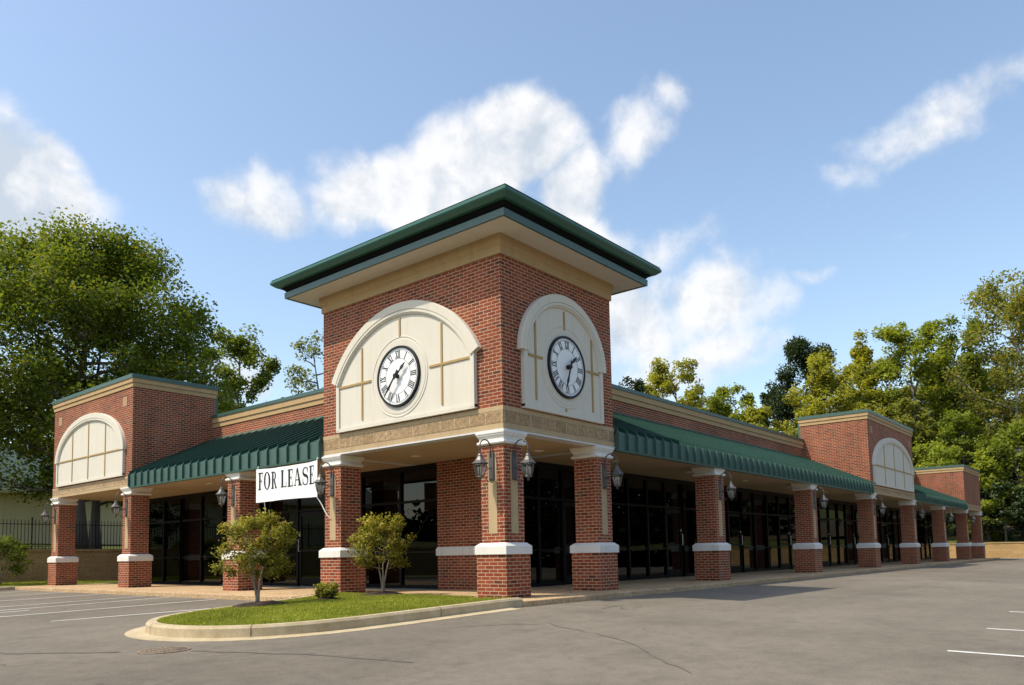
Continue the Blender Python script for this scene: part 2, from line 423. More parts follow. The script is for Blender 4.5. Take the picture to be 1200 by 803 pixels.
if abs(inn[len(inn)//2][0]) > abs(out_[len(out_)//2][0]): inn = offset(isl, .15)
sgn = 1 if inn == offset(isl, .15) else -1
apr = offset(isl, -sgn * .27)
top = lambda p: G(p[0], p[1]) + .135
prof = []
b = MB(); rings = []
for o, i_ in zip(out_, inn):
    o2 = (o[0] * .8 + i_[0] * .2, o[1] * .8 + i_[1] * .2)
    gz = G(*o)
    rings.append([(o[0], o[1], gz - .1), (o[0] * .98 + i_[0] * .02, o[1] * .98 + i_[1] * .02, gz + .125), (o2[0], o2[1], gz + .16), (i_[0], i_[1], gz + .16), (i_[0], i_[1], gz - .1)])
b.loft(rings); tag(b.build('island_kerb', M['kerb']), kind='structure')
# expansion joints sawn in the kerb (dark thin strips, proud 2 mm)
b = MB()
for k in (6, 20, 33, 47):
    if k < len(rings) - 1:
        r0 = rings[k]; d = (Vector(rings[k + 1][0]) - Vector(r0[0])).normalized() * .012
        n = (Vector(r0[3]) - Vector(r0[0])); n.z = 0; n = n.normalized() * -.003
        q = [Vector(r0[0]) + n + Vector((0, 0, .1)), Vector(r0[1]) + n, Vector(r0[2]) + n * .5 + Vector((0, 0, .003)), Vector(r0[3]) + Vector((0, 0, .003))]
        for a, c in zip(q[:-1], q[1:]): b.add([a, a + d, c + d, c], [(0, 1, 2, 3)])
tag(b.build('kerb_joint', M['crack'], recalc=False), kind='structure')
b = MB()
rings = []
for a, o in zip(apr[2:-8], out_[2:-8]):
    rings.append([(a[0], a[1], G(*a) - .06), (a[0], a[1], G(*a) + .006), (o[0], o[1], G(*o) + .012), (o[0], o[1], G(*o) - .06)])
b.loft(rings); tag(b.build('gutter_apron', M['kerb']), kind='structure')
# turf
lawn_poly = inn[:] + [(-1.22, 4.42), (-.5, 4.6), (.0, 4.72), (.02, .74), (-.38, .68)]
ctr = (-2.4, 1.7)
def lawn_z(x, y):
    # gently crowned bed
    d = min(math.hypot(x - p[0], y - p[1]) for p in inn)
    return G(x, y) * max(0, 1 - d / 1.2) + .15 * max(0, 1 - d / 1.2) + (1 - max(0, 1 - d / 1.2)) * (.035 + .02 * math.sin(x * 3) * math.sin(y * 2.2))
def inside(x, y, poly):
    c = False; j = len(poly) - 1
    for i in range(len(poly)):
        xi, yi = poly[i]; xj, yj = poly[j]
        if (yi > y) != (yj > y) and x < (xj - xi) * (y - yi) / (yj - yi) + xi: c = not c
        j = i
    return c
# triangulated lawn: outline ring + inner grid
me = bpy.data.meshes.new('lawn'); bm = bmesh.new()
pv = [bm.verts.new((x, y, 0)) for x, y in lawn_poly]; bm.faces.new(pv)
bmesh.ops.triangulate(bm, faces=bm.faces[:])
for _ in range(4): bmesh.ops.subdivide_edges(bm, edges=[e for e in bm.edges if e.calc_length() > .35], cuts=1, use_grid_fill=False); bmesh.ops.triangulate(bm, faces=bm.faces[:])
for v in bm.verts: v.co.z = lawn_z(v.co.x, v.co.y) - .01
bmesh.ops.recalc_face_normals(bm, faces=bm.faces[:])
if bm.faces[:][0].normal.z < 0: bmesh.ops.reverse_faces(bm, faces=bm.faces[:])
bm.to_mesh(me); bm.free(); me.materials.append(M['turf']); lawn = link(bpy.data.objects.new('lawn', me)); tag(lawn, kind='structure')

def blades(name, poly, zf, n, h, mat, holes=()):
    xs_ = [p[0] for p in poly]; ys_ = [p[1] for p in poly]
    vs = []; fs = []; r = random.Random(5); k = 0
    while k < n:
        x = r.uniform(min(xs_), max(xs_)); y = r.uniform(min(ys_), max(ys_))
        if not inside(x, y, poly): continue
        if any(math.hypot(x - a, y - c) < q * r.uniform(.8, 1.1) for a, c, q in holes): continue
        k += 1
        z = zf(x, y) - .012; a = r.uniform(0, 6.283); hh = h * r.uniform(.5, 1.3); w = .0075 * r.uniform(.7, 1.4)
        lx = r.gauss(0, .45) * hh; ly = r.gauss(0, .45) * hh
        dx, dy = math.cos(a) * w, math.sin(a) * w; i = len(vs)
        vs += [(x - dx, y - dy, z), (x + dx, y + dy, z), (x + lx, y + ly, z + hh)]; fs.append((i, i + 1, i + 2))
    me = bpy.data.meshes.new(name); me.from_pydata(vs, [], fs); me.materials.append(mat)
    return link(bpy.data.objects.new(name, me))
TREE1 = (-3.28, 2.92); TREE2 = (-.22, 3.12); BUSH = (-1.85, 2.85)
o = blades('grass', lawn_poly, lawn_z, 60000, .030, LEAF['grass'], holes=[(*TREE1, .50), (*TREE2, .48), (*BUSH, .20)])
tag(o, 'short bright green mown grass on the kerbed island', 'grass', kind='stuff')
b = MB()
for (x, y), r in ((TREE1, .47), (TREE2, .47), (BUSH, .2)):
    n = 22; ring = [(x + r * (1 + .13 * math.sin(3 * a + x) + .06 * math.sin(7 * a)) * math.cos(a), y + r * (1 + .13 * math.sin(3 * a + x)) * math.sin(a)) for a in [2 * math.pi * j / n for j in range(n)]]
    vs = [(x, y, lawn_z(x, y) + .060)] + [((p[0] + x) / 2, (p[1] + y) / 2, lawn_z(*p) + .050 + .012 * math.sin(40 * p[0]) * math.sin(37 * p[1])) for p in ring] + [(p[0], p[1], lawn_z(*p) + .008) for p in ring]
    b.add(vs, [(0, 1 + j, 1 + (j + 1) % n) for j in range(n)] + [(1 + j, 1 + n + j, 1 + n + (j + 1) % n, 1 + (j + 1) % n) for j in range(n)])
tag(b.build('mulch_bed', M['mulch'], smooth=True), kind='structure')

# far left kerb and lawn strip before the retaining wall
b = MB(); rings = []
for x in lin(-45, -1.06, 1.5):
    g = G(x, 21.5); rings.append([(x, 21.40, g - .1), (x, 21.405, g + .10), (x, 21.43, g + .13), (x, 21.55, g + .13), (x, 21.55, g - .1)])
b.loft(rings); tag(b.build('lawn_kerb', M['kerb']), kind='structure')
sheet('lawn_strip', lin(-45, 3, 1.0), [21.55, 22.5, 24, 25.85], lambda x, y: (G(x, 21.5) + .12 if x < -1 else 0.008) + .012 * (y - 21.5), M['turf'])
o = blades('grass', [(-9, 21.56), (-1.1, 21.56), (-1.1, 22.02), (3, 22.02), (3, 25.8), (-9, 25.8)], lambda x, y: (G(x, 21.5) + .12 if x < -1 else 0.008) + .012 * (y - 21.5), 16000, .06, LEAF['grass'])
tag(o, 'strip of green grass below the tan retaining wall', 'grass', kind='stuff')

# painted stall lines
def line(x0, y0, x1, y1, w=.10):
    b = MB(); d = Vector((x1 - x0, y1 - y0)); n = Vector((-d.y, d.x)).normalized() * w / 2
    k = max(2, int(d.length / .35)); vs = []
    for i in range(k + 1):
        p = Vector((x0, y0)) + d * i / k
        for q in (p + n, p - n): vs.append((q.x, q.y, G(q.x, q.y) + .004))
    b.add(vs, [(2 * i, 2 * i + 1, 2 * i + 3, 2 * i + 2) for i in range(k)])
    tag(b.build('stall_line', M['line'], recalc=False), kind='structure')
for (x0, y0, x1, y1) in [(-5.55, 5.82, -1.9, 5.02), (-7.2, 8.15, -1.27, 7.76), (-7.2, 10.15, -1.25, 10.02), (-7.2, 11.55, -1.25, 11.30), (-7.2, 14.7, -1.2, 13.95), (-7.2, 17.4, -1.15, 16.75),
                         (-7.2, 9.40, -4.7, 9.34), (-7.2, 19.9, -1.1, 19.4),
                         (-1.75, -7.35, -1.55, -12.2), (.95, -7.3, 1.15, -12.2), (4.12, -7.15, 4.2, -12.2), (7.0, -7.1, 7.1, -12.2)]:
    line(x0, y0, x1, y1)
# tar-sealed cracks wandering over the lot
def crack(pts, w, seed):
    r = random.Random(seed); b = MB(); P = []
    for a, c in zip(pts[:-1], pts[1:]):
        n = max(2, int((Vector(c) - Vector(a)).length / .12))
        P += [(a[0] + (c[0] - a[0]) * i / n, a[1] + (c[1] - a[1]) * i / n) for i in range(n)]
    vs = []; ox = oy = 0
    for i, p in enumerate(P):
        ox = ox * .9 + r.gauss(0, .022); oy = oy * .9 + r.gauss(0, .022); ww = w * r.uniform(.25, 1.2)
        d = Vector(P[min(i + 1, len(P) - 1)]) - Vector(P[max(i - 1, 0)]); n = Vector((-d.y, d.x)).normalized() * ww / 2
        for q in ((p[0] + ox + n.x, p[1] + oy + n.y), (p[0] + ox - n.x, p[1] + oy - n.y)): vs.append((*q, G(*q) + .004))
    b.add(vs, [(2 * i, 2 * i + 1, 2 * i + 3, 2 * i + 2) for i in range(len(P) - 1)])
    tag(b.build('sealed_crack', M['crack'], recalc=False), kind='structure')
crack([(-9.5, 4.2), (-7.6, 1.8), (-6.7, .2)], .09, 1)
crack([(-6.4, -.5), (-5.9, -1.9), (-5.5, -3.6)], .09, 2)
crack([(-3.4, -1.6), (-2.2, -2.6), (-3.2, -4.3), (-4.6, -6.0)], .022, 3)
crack([(.2, -1.9), (1.2, -1.7)], .04, 4)

# drain grate
dr = empty('storm_drain', (-6.48, -.14, G(-6.48, -.14) + .001), 0); gx = (G(-6.38, -.14) - G(-6.58, -.14)) / .2; gy = (G(-6.48, -.04) - G(-6.48, -.24)) / .2
dr.rotation_mode = 'QUATERNION'; dr.rotation_quaternion = Vector((0, 0, 1)).rotation_difference(Vector((-gx, -gy, 1)).normalized()) @ __import__('mathutils').Quaternion((0, 0, 1), R_(105))
tag(dr, 'rusty round storm drain grate set in the asphalt by the island', 'drain')
b = MB(); n = 24
b.loft([[(r * math.cos(2 * math.pi * j / n), r * math.sin(2 * math.pi * j / n), z) for j in range(n)] for r, z in ((.295, .002), (.295, .008), (.27, .0085), (.27, .002))], cap=False, closed=True)
b.build('frame_ring', M['rust'], dr)
b = MB()
for k in range(-4, 5):
    y = k * .060; h = math.sqrt(max(.001, .27 ** 2 - y * y)); b.box(-h, h, y - .013, y + .013, .0062, .0088)
for k in (-.15, 0, .15): b.box(k - .012, k + .012, -.21, .21, .0060, .0080)
b.build('grate', M['rust'], dr)
b = MB(); b.lathe(0, 0, [(.268, .003), (.268, .0058)], 24); b.build('pit', M['pit'], dr)

# ------------------------------------------------------------------ the building
BLD = empty('shopping_center'); tag(BLD, 'red brick shopping centre with a corner clock tower, green metal awnings and brick columns', 'building')
def P_(name, b, mat, parent=None, **kw): return b.build(name, M[mat] if isinstance(mat, str) else mat, parent or BLD, **kw)

def column(x, y, faces, cap_flush=True):
    c = MB(); cx, cy = x + W / 2, y + W / 2; h = W / 2 - E_
    c.box(x + E_, x + W - E_, y + E_, y + W - E_, .9, 2.95); col = P_('column', c, 'brick')
    b = MB(); b.box(x, x + W, y, y + W, 0, .81); P_('plinth', b, 'brick', col)
    b = MB(); H = W / 2 + .03
    b.sqloft(cx, cy, [(H, .81), (H, .965), (h + .03, 1.025), (h + .005, 1.03)]); P_('white_band', b, 'white', col, bevel=.006)
    b = MB(); b.sqloft(cx, cy, [(h + .008, 2.87), (h + .040, 2.88), (h + .052, 2.905), (h + .042, 2.935), (h + .012, 2.945), (h + .014, 2.98), (h + .030, 3.02), (h + .048, 3.04), (h + .052, 3.048), (h + .052, 3.07), (h + .066, 3.076), (h + .066, 3.118)])
    P_('capital', b, 'white', col, bevel=.004)
    for f in faces:
        b = MB()
        if f == 'x': b.box(x + E_ - .004, x + E_ + .02, cy - .105, cy + .105, 1.2, 2.72)
        else: b.box(cx - .105, cx + .105, y + E_ - .004, y + E_ + .02, 1.2, 2.72)
        P_('inlay_panel', b, 'tan', col)
    return col
column(0, 0, 'xy')
for x in RC[1:]: column(x, 0, 'y')
for y in LC: column(0, y, 'x')

# tower walls (brick box with open bottom)
def walls(x0, x1, y0, y1, z0, z1, t=.28):
    b = MB(); b.box(x0, x1, y0, y0 + t, z0, z1); b.box(x0, x0 + t, y0 + t, y1, z0, z1); b.box(x1 - t, x1, y0 + t, y1, z0, z1); b.box(x0 + t, x1 - t, y1 - t, y1, z0, z1); return b
tw = P_('tower_wall', walls(E_, TX, E_, TY, 3.59, 6.50), 'brick')
def ringband(x0, x1, y0, y1, prof, inn=-.26):
    """prof=[(outset,z)...] outer profile going up, closed inside at .26"""
    b = MB(); rings = []
    pts = prof + [(inn, prof[-1][1]), (inn, prof[0][1])]
    corners = [(x0, y0, -1, -1), (x1, y0, 1, -1), (x1, y1, 1, 1), (x0, y1, -1, 1)]
    for cx, cy, sx, sy in corners: rings.append([(cx + sx * o, cy + sy * o, z) for o, z in pts])
    b.loft(rings, cap=False, closed=True); return b
P_('tower_base_course', ringband(E_, TX, E_, TY, [(.0, 3.15), (.012, 3.15), (.012, 3.258), (.0, 3.26)]), 'tan', tw)
P_('tower_stone_band', ringband(E_, TX, E_, TY, [(.004, 3.26), (.010, 3.27), (.010, 3.49), (.004, 3.50)]), 'split', tw)
P_('tower_string_course', ringband(E_, TX, E_, TY, [(.0, 3.50), (.014, 3.502), (.014, 3.585), (.0, 3.59)]), 'tan', tw)
P_('drip_edge', ringband(E_, TX, E_, TY, [(.03, 3.122), (.03, 3.15), (.0, 3.15)]), 'silver', tw)
P_('frieze', ringband(E_, TX, E_, TY, [(.0, 6.50), (.035, 6.50), (.035, 6.66), (.075, 6.70), (.075, 6.872), (.0, 6.872)]), 'cornice', tw)
SO = .61                                  # soffit overhang
b = MB(); b.box(E_ - SO, TX + SO, E_ - SO, TY + SO, 6.87, 6.90); P_('tower_soffit', b, 'soffit')
rf = P_('tower_roof', MB().rectloft([(E_ - .86, TX + .86, E_ - .86, TY + .86, 7.277), (1.2, TX - 1.2, 2.0, TY - 2.0, 7.45)]), 'green')
P_('fascia', ringband(E_, TX, E_, TY, [(SO - .02, 6.855), (SO + .025, 6.855), (SO + .03, 6.99), (SO - .02, 6.995)], SO - .021), 'green', rf)
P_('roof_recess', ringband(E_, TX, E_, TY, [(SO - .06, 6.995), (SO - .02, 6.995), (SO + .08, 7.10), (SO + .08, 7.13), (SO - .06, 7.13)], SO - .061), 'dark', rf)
P_('gutter', ringband(E_, TX, E_, TY, [(SO + .02, 7.105), (SO + .16, 7.105), (SO + .175, 7.115), (SO + .25, 7.17), (SO + .265, 7.195), (SO + .265, 7.235), (SO + .235, 7.272), (SO + .02, 7.272)], SO + .019), 'trim', rf)
b = MB(); b.box(E_ + .27, TX - .27, E_ + .27, TY - .27, 3.124, 3.16); P_('tower_ceiling', b, 'ceiling')
for x, y in ((1.6, 1.5), (1.5, 3.9), (2.9, 1.4)):
    b = MB(); b.lathe(x, y, [(.11, 3.108), (.11, 3.123)], 16); P_('recessed_light', b, 'white')

# arch panels ---------------------------------------------------------------
def facer(face, pl):
    """returns f(s, z, depth): point on a facade plane, depth outwards"""
    if face == 'x': return lambda s, z, d: (pl - d, s, z)
    return lambda s, z, d: (s, pl - d, z)
def arch_curve(c, a, zs, rise, kind, n=40):
    pts = []
    if kind == 'arc':
        Rr = (a * a + rise * rise) / (2 * rise); th = math.asin(min(1, a / Rr))
        if rise > a: th = math.pi - th
        for i in range(n + 1):
            t = -th + 2 * th * i / n; pts.append((c + Rr * math.sin(t), zs + rise - Rr + Rr * math.cos(t), math.sin(t), math.cos(t)))
    else:
        for i in range(n + 1):
            t = math.pi * (1 - i / n); x, z = a * math.cos(t), rise * math.sin(t)
            nx, nz = math.cos(t) / a, math.sin(t) / rise; l = math.hypot(nx, nz); pts.append((c + x, zs + z, nx / l, nz / l))
    return pts
def sweep(b, f, pts, prof):
    b.loft([[f(s + nx * o, z + nz * o, d) for o, d in prof] for s, z, nx, nz in pts])
def fbox(b, f, s0, s1, z0, z1, d0, d1):
    b.hexa([f(s0, z0, d0), f(s1, z0, d0), f(s1, z0, d1), f(s0, z0, d1), f(s0, z1, d0), f(s1, z1, d0), f(s1, z1, d1), f(s0, z1, d1)])
def fpoly(b, f, poly, d0, d1):
    n = len(poly); b.add([f(s, z, d0) for s, z in poly] + [f(s, z, d1) for s, z in poly], [tuple(range(n))[::-1], tuple(range(n, 2 * n))] + [(j, (j + 1) % n, n + (j + 1) % n, n + j) for j in range(n)])
def arch(f, c, zb, zs, a_out, rise, a_pan, kind, tw_, bars):
    """bars: ('v', s, z0, z1) or ('h', z, s0, s1)"""
    cur = arch_curve(c, a_out, zs, rise, kind)
    inner = [(s - nx * .10, z - nz * .10) for s, z, nx, nz in cur]
    poly = [(c - a_pan, zb), (c + a_pan, zb)] + [(min(max(s, c - a_pan), c + a_pan), z) for s, z in inner[::-1]]
    b = MB(); fpoly(b, f, poly, -.02, .055); pan = P_('arch_panel', b, 'cream')
    b = MB(); sweep(b, f, cur, [(0, -.02), (0, .11), (-.012, .122), (-tw_ * .60, .122), (-tw_ * .62, .106), (-tw_ * .68, .106), (-tw_ * .70, .118), (-tw_ * .84, .118), (-tw_ * .86, .098), (-tw_ * .93, .098), (-tw_, .07), (-tw_, -.02)]); P_('arch_moulding', b, 'cream', pan)
    b = MB(); fbox(b, f, c - a_pan - .03, c - a_pan + .07, zb, zs, -.02, .09); fbox(b, f, c + a_pan - .07, c + a_pan + .03, zb, zs, -.02, .09)
    fbox(b, f, c - a_pan - .03, c + a_pan + .03, zb - .03, zb + .05, -.02, .085); P_('panel_border', b, 'cream', pan)
    for k, p, q0, q1 in bars:
        b = MB()
        if k == 'v': fbox(b, f, p - .022, p + .022, q0, q1, .04, .075)
        else: fbox(b, f, q0, q1, p - .022, p + .022, .04, .077)
        P_('muntin_strip', b, 'muntin', pan)
    return pan
fL = facer('x', E_); fR = facer('y', E_)
CL = (2.83, 4.57); CR = (2.06, 4.63)
pL = arch(fL, 2.80, 3.64, 4.77, 2.24, 1.36, 2.07, 'arc', .28, [('v', 4.02, 3.80, 5.40), ('v', 1.58, 3.80, 5.45), ('h', 4.62, 3.72, 4.80), ('h', 4.62, .80, 1.93), ('v', 2.80, 5.42, 5.82)])
pR = arch(fR, 2.03, 3.64, 4.74, 1.50, 1.38, 1.36, 'ell', .27, [('v', 1.03, 3.82, 5.45), ('v', 3.03, 3.82, 5.45), ('h', 4.68, .80, 1.26), ('h', 4.68, 2.80, 3.28), ('v', 2.03, 5.40, 5.80), ('v', 2.03, 3.66, 3.76)])
for f, (c, z), pan in ((fL, CL, pL), (fR, CR, pR)):
    b = MB(); n = 56; pr = [(.655, -.0), (.655, .066), (.79, .066), (.797, .058), (.825, .058), (.832, .067), (.852, .067), (.858, .05)]
    b.loft([[f(c + r * math.cos(2 * math.pi * j / n), z + r * math.sin(2 * math.pi * j / n), d) for r, d in pr] for j in range(n)], cap=False, closed=True)
    P_('clock_surround', b, 'cream', pan)

# brick parapet walls, cornices and copings of the wings
def wing_wall(x0, x1, y0, y1, side):
    b = MB(); b.box(x0, x1, y0, y1, 3.10, 5.26)
    w = P_('parapet_wall', b, 'brick')
    c = MB(); g = MB(); fl = MB()
    for z0, z1, o in ((5.26, 5.40, .03), (5.41, 5.58, .06)):
        if side == 'y': c.box(x0, x1, y0 - o, y0 + .2, z0, z1)
        else: c.box(x0 - o, x0 + .2, y0, y1, z0, z1)
    if side == 'y': c.box(x0, x1, y0 - .015, y0 + .2, 5.40, 5.41); g.box(x0, x1, y0 - .085, y0 + .34, 5.582, 5.69); fl.hexa([(x0, y0 - .25, 4.74), (x1, y0 - .25, 4.74), (x1, y0 + .02, 4.73), (x0, y0 + .02, 4.73), (x0, y0 - .03, 4.90), (x1, y0 - .03, 4.90), (x1, y0 + .02, 4.90), (x0, y0 + .02, 4.90)])
    else: c.box(x0 - .015, x0 + .2, y0, y1, 5.40, 5.41); g.box(x0 - .085, x0 + .34, y0, y1, 5.582, 5.69); fl.hexa([(x0 - .25, y0, 4.74), (x0 - .25, y1, 4.74), (x0 + .02, y1, 4.73), (x0 + .02, y0, 4.73), (x0 - .03, y0, 4.90), (x0 - .03, y1, 4.90), (x0 + .02, y1, 4.90), (x0 + .02, y0, 4.90)])
    P_('cornice', c, 'cornice', w); P_('coping', g, 'green', w); P_('flashing', fl, 'green', w)
wing_wall(TX + .002, RB0 - .002, PW, PW + .3, 'y'); wing_wall(RB1 + .002, SB0 - .002, PW, PW + .3, 'y')
wing_wall(PW, PW + .3, TY + .002, LB0 - .002, 'x')

def awning(a0, a1, side):
    """standing seam awning: valance + slope, along x ('y' facade) or along y ('x' facade)"""
    q = (lambda s, d, z: (s, d, z)) if side == 'y' else (lambda s, d, z: (d, s, z))
    z0, z1, zt, dt = 3.06, 3.50, 4.76, PW - .10
    b4 = MB(); b4.loft([[q(s, d, z) for d, z in ((-.005, z1), (dt, zt), (dt, zt - .05), (.06, z1 - .08))] for s in (a0, a1)])
    b = MB(); b.loft([[q(s, d, z) for d, z in ((-.005, z0 + .05), (-.005, z1 - .003), (.055, z1 - .003), (.055, z0 + .05))] for s in (a0, a1)])
    n = int(round((a1 - a0) / .42)); sl = math.hypot(dt, zt - z1); nx, nz = -(zt - z1) / sl, dt / sl
    for i in range(n + 1):
        s = a0 + .02 + (a1 - a0 - .04) * i / n
        b.loft([[q(ss, d, z) for d, z in ((.0, z0 + .05), (-.065, z0 + .052), (-.065, z1 - .03), (-.02, z1 + .055), (.0, z1 + .02))] for ss in (s - .010, s + .010)])
        b4.loft([[q(ss, d, z) for d, z in ((.0, z1 + .001), (.004 + nx * .088, z1 + .004 + nz * .088), (dt - .03 + nx * .088, zt + nz * .088 - .012), (dt - .01, zt - .005))] for ss in (s - .014, s + .014)])
    aw = P_('awning', b4, 'slope'); P_('valance', b, 'green', aw)
    b = MB(); b.loft([[q(s, d, z) for d, z in ((-.025, z0), (-.03, z0 + .05), (.07, z0 + .05), (.07, z0))] for s in (a0, a1)]); P_('edge_trim', b, 'green', aw)
    b = MB()
    lo, hi = (a0, a1)
    if side == 'y': b.box(lo, hi, .06, GL + .2, ZC, ZC + .04)
    else: b.box(.06, GL + .2, lo, hi, ZC, ZC + .04)
    cl = P_('walkway_ceiling', b, 'ceiling')
    m = int((a1 - a0) / 3.6)
    for i in range(m):
        s = a0 + (i + .5) * (a1 - a0) / m
        b = MB(); x, y, _ = q(s, 1.3, 0); b.lathe(x, y, [(.10, ZC - .014), (.10, ZC - .001)], 14)
        P_('recessed_light', b, 'white', cl)
awning(TX + .01, RB0 - .01, 'y'); awning(RB1 + .01, SB0 - .01, 'y'); awning(TY + .01, LB0 - .01, 'x')

# raised pavilions over the entries
def pavilion(x0, x1, y0, y1, ztop_brick, zband=3.47, copz=None):
    zt = ztop_brick; b = walls(x0, x1, y0, y1, zband, zt); w = P_('pavilion_wall', b, 'brick')
    P_('stone_base_course', ringband(x0, x1, y0, y1, [(.0, 3.12), (.014, 3.12), (.014, 3.215), (.0, 3.22)]), 'tan', w)
    P_('stone_band', ringband(x0, x1, y0, y1, [(.004, 3.22), (.010, 3.225), (.010, 3.385), (.004, 3.39)]), 'split', w)
    P_('string_course', ringband(x0, x1, y0, y1, [(.0, 3.39), (.014, 3.392), (.014, 3.465), (.0, 3.47)]), 'tan', w)
    P_('cornice', ringband(x0, x1, y0, y1, [(.0, zt), (.03, zt), (.03, zt + .13), (.015, zt + .13), (.015, zt + .14), (.06, zt + .14), (.06, zt + .29), (.0, zt + .29)]), 'cornice', w)
    P_('coping', ringband(x0, x1, y0, y1, [(.05, zt + .29), (.085, zt + .275), (.085, zt + .40), (.05, zt + .41)]), 'green', w)
    b = MB(); b.box(x0 + .2, x1 - .2, y0 + .2, y1 - .2, zt + .1, zt + .16); P_('pavilion_roof', b, 'roofing', w)
    b = MB(); b.box(x0 + .27, x1 - .27, y0 + .27, y1 - .27, ZC - .002, ZC + .04); P_('pavilion_ceiling', b, 'ceiling', w)
    return w
PD = 2.86
wl = pavilion(E_, PD, LB0, LB1, 6.28); wr = pavilion(RB0, RB1, E_, PD, 6.28); ws = pavilion(SB0, SB1, E_, PD, 5.50)
b = MB(); b.box(PD + .002, PD + .10, LB0 + .01, LB0 + .2, 5.69, 6.5); P_('corner_flashing', b, 'green', wl)
b = MB(); b.box(RB0 + .01, RB0 + .2, PD + .002, PD + .10, 5.69, 6.5); P_('corner_flashing', b, 'green', wr)
def pav_arch(f, s0, s1):
    c = (s0 + s1) / 2; a = (s1 - s0) / 2 - .50
    arch(f, c, 3.53, 4.34, a + .10, 1.46, a, 'ell', .28, [('h', 4.36, c - a + .05, c + a - .05), ('v', c, 3.58, 5.52), ('v', c - a * .5, 3.58, 5.32), ('v', c + a * .5, 3.58, 5.32)])
    for s in (s0 + .55, s1 - .55): b = MB(); fbox(b, f, s - .15, s + .15, 5.72, 6.03, -.01, .012); P_('square_inlay', b, 'inlay', wl if f is fL else wr)
pav_arch(fL, LB0, LB1); pav_arch(fR, RB0, RB1)

# body of the building behind the parapets
XE = 50.45; YE = 21.3; DX = 15.0
b = MB(); b.box(XE - .3, XE, GL + .1, DX, -.1, 5.5); b.box(PW + .3, PW + .6, YE - .3, YE - .02, 3.0, 5.5)
b.box(GL + .1, DX, YE - .3, YE, -.1, 5.5); b.box(DX - .3, DX, DX, YE - .3, -.1, 5.2); b.box(DX, XE - .3, DX - .3, DX, -.1, 5.2)
P_('back_wall', b, 'brick')
b = MB(); b.box(TX, XE - .31, PW + .31, DX - .3, 4.9, 5.0); b.box(PW + .31, TX, TY, YE - .31, 4.9, 5.0); b.box(TX, DX - .3, DX - .3, YE - .31, 4.9, 5.0); P_('flat_roof', b, 'roofing')
b = MB(); b.box(SB0, XE, PD + .001, PD + .3, 3.1, 5.5); P_('parapet_wall', b, 'brick')
# interior shell seen through the dark glass
b = MB(); b.box(GL + .1, XE - .3, GL + .25, DX - .35, -.09, -.002); b.box(GL + .25, DX - .35, DX - .35, YE - .31, -.09, -.002); P_('interior_floor', b, 'inner_floor')
b = MB(); b.box(4.0, XE - .3, GL + .25, DX - .35, 3.2, 3.24); b.box(GL + .2, 4.0, TY + .3, YE - .31, 3.2, 3.24); b.box(4.0, DX - .4, DX - .35, YE - .31, 3.2, 3.24)
P_('interior_ceiling', b, 'inner')
b = MB()
b.box(9.0, XE - .4, 8.6, 8.75, -.001, 3.2); b.box(8.6, 8.75, 8.75, YE - .4, -.001, 3.2)
for x in (12.7, 24.2, 31.9, 40.0): b.box(x, x + .12, GL + .3, 8.6, -.001, 3.2)
for y in (14.6,): b.box(GL + .3, 8.6, y, y + .12, -.001, 3.2)
P_('interior_wall', b, 'inner')
# brick pier in the tower corner
pier = P_('corner_pier', MB().box(2.60, 3.5, 2.62, 4.32, 0, ZC), 'brick')
b = MB(); b.rectloft([(2.57, 3.53, 2.59, 4.35, .81), (2.57, 3.53, 2.59, 4.35, .965), (2.6, 3.5, 2.62, 4.32, 1.02)]); P_('white_band', b, 'white', pier)

# storefronts ---------------------------------------------------------------
def storefront(face, s0, s1, plane, door_at=None, pitch=1.22, z1=3.06):
    f = facer(face, plane); fr = MB(); gl = MB()
    n = max(1, int(round((s1 - s0) / pitch))); L = s1 - s0
    xs_ = [s0 + L * i / n for i in range(n + 1)]
    if door_at is not None:
        k = min(range(n), key=lambda i: abs((xs_[i] + xs_[i + 1]) / 2 - door_at))
    else: k = -1
    fbox(fr, f, s0, s1, z1 - .08, ZC - .002, -.06, .06)
    for i, x in enumerate(xs_): 
        w = .05 if i in (0, n) else .034
        fbox(fr, f, x - w, x + w, .0, z1 - .081, -.065, .065)
    for i in range(n):
        a, c = xs_[i] + .036, xs_[i + 1] - .036
        if i != k:
            for z, h in ((.03, .05), (.90, .028)): fbox(fr, f, a, c, z - h + .02, z + h, -.055, .055)
        fbox(fr, f, a, c, 2.17, 2.23, -.055, .055)
    sf = P_('storefront_window', fr, 'black')
    for i in range(n):
        a, c = xs_[i] + .03, xs_[i + 1] - .03
        fbox(gl, f, a, c, 2.2, z1 - .05, -.008, .008)
        if i != k: fbox(gl, f, a, c, .04, 2.19, -.008, .008)
    P_('pane', gl, 'glass', sf)
    if k >= 0:
        a, c = xs_[k] + .042, xs_[k + 1] - .042
        d = MB(); fbox(d, f, a, a + .10, .02, 2.15, -.03, .03); fbox(d, f, c - .10, c, .02, 2.15, -.03, .03); fbox(d, f, a + .1, c - .1, .02, .24, -.03, .03); fbox(d, f, a + .1, c - .1, 2.04, 2.15, -.03, .03)
        fbox(d, f, a + .1, c - .1, 1.0, 1.06, -.028, .028)
        door = P_('door', d, 'black')
        g = MB(); fbox(g, f, a + .1, c - .1, .24, 2.04, -.008, .008); P_('door_pane', g, 'glass', door)
        h = MB(); s = c - .06
        h.tube([f(s, 1.0, .03), f(s, 1.02, .09), f(s, 1.36, .09), f(s, 1.38, .03)], .014, 8); fbox(h, f, s - .03, s + .03, 1.45, 1.52, .03, .05); P_('door_handle', h, 'steel', door)
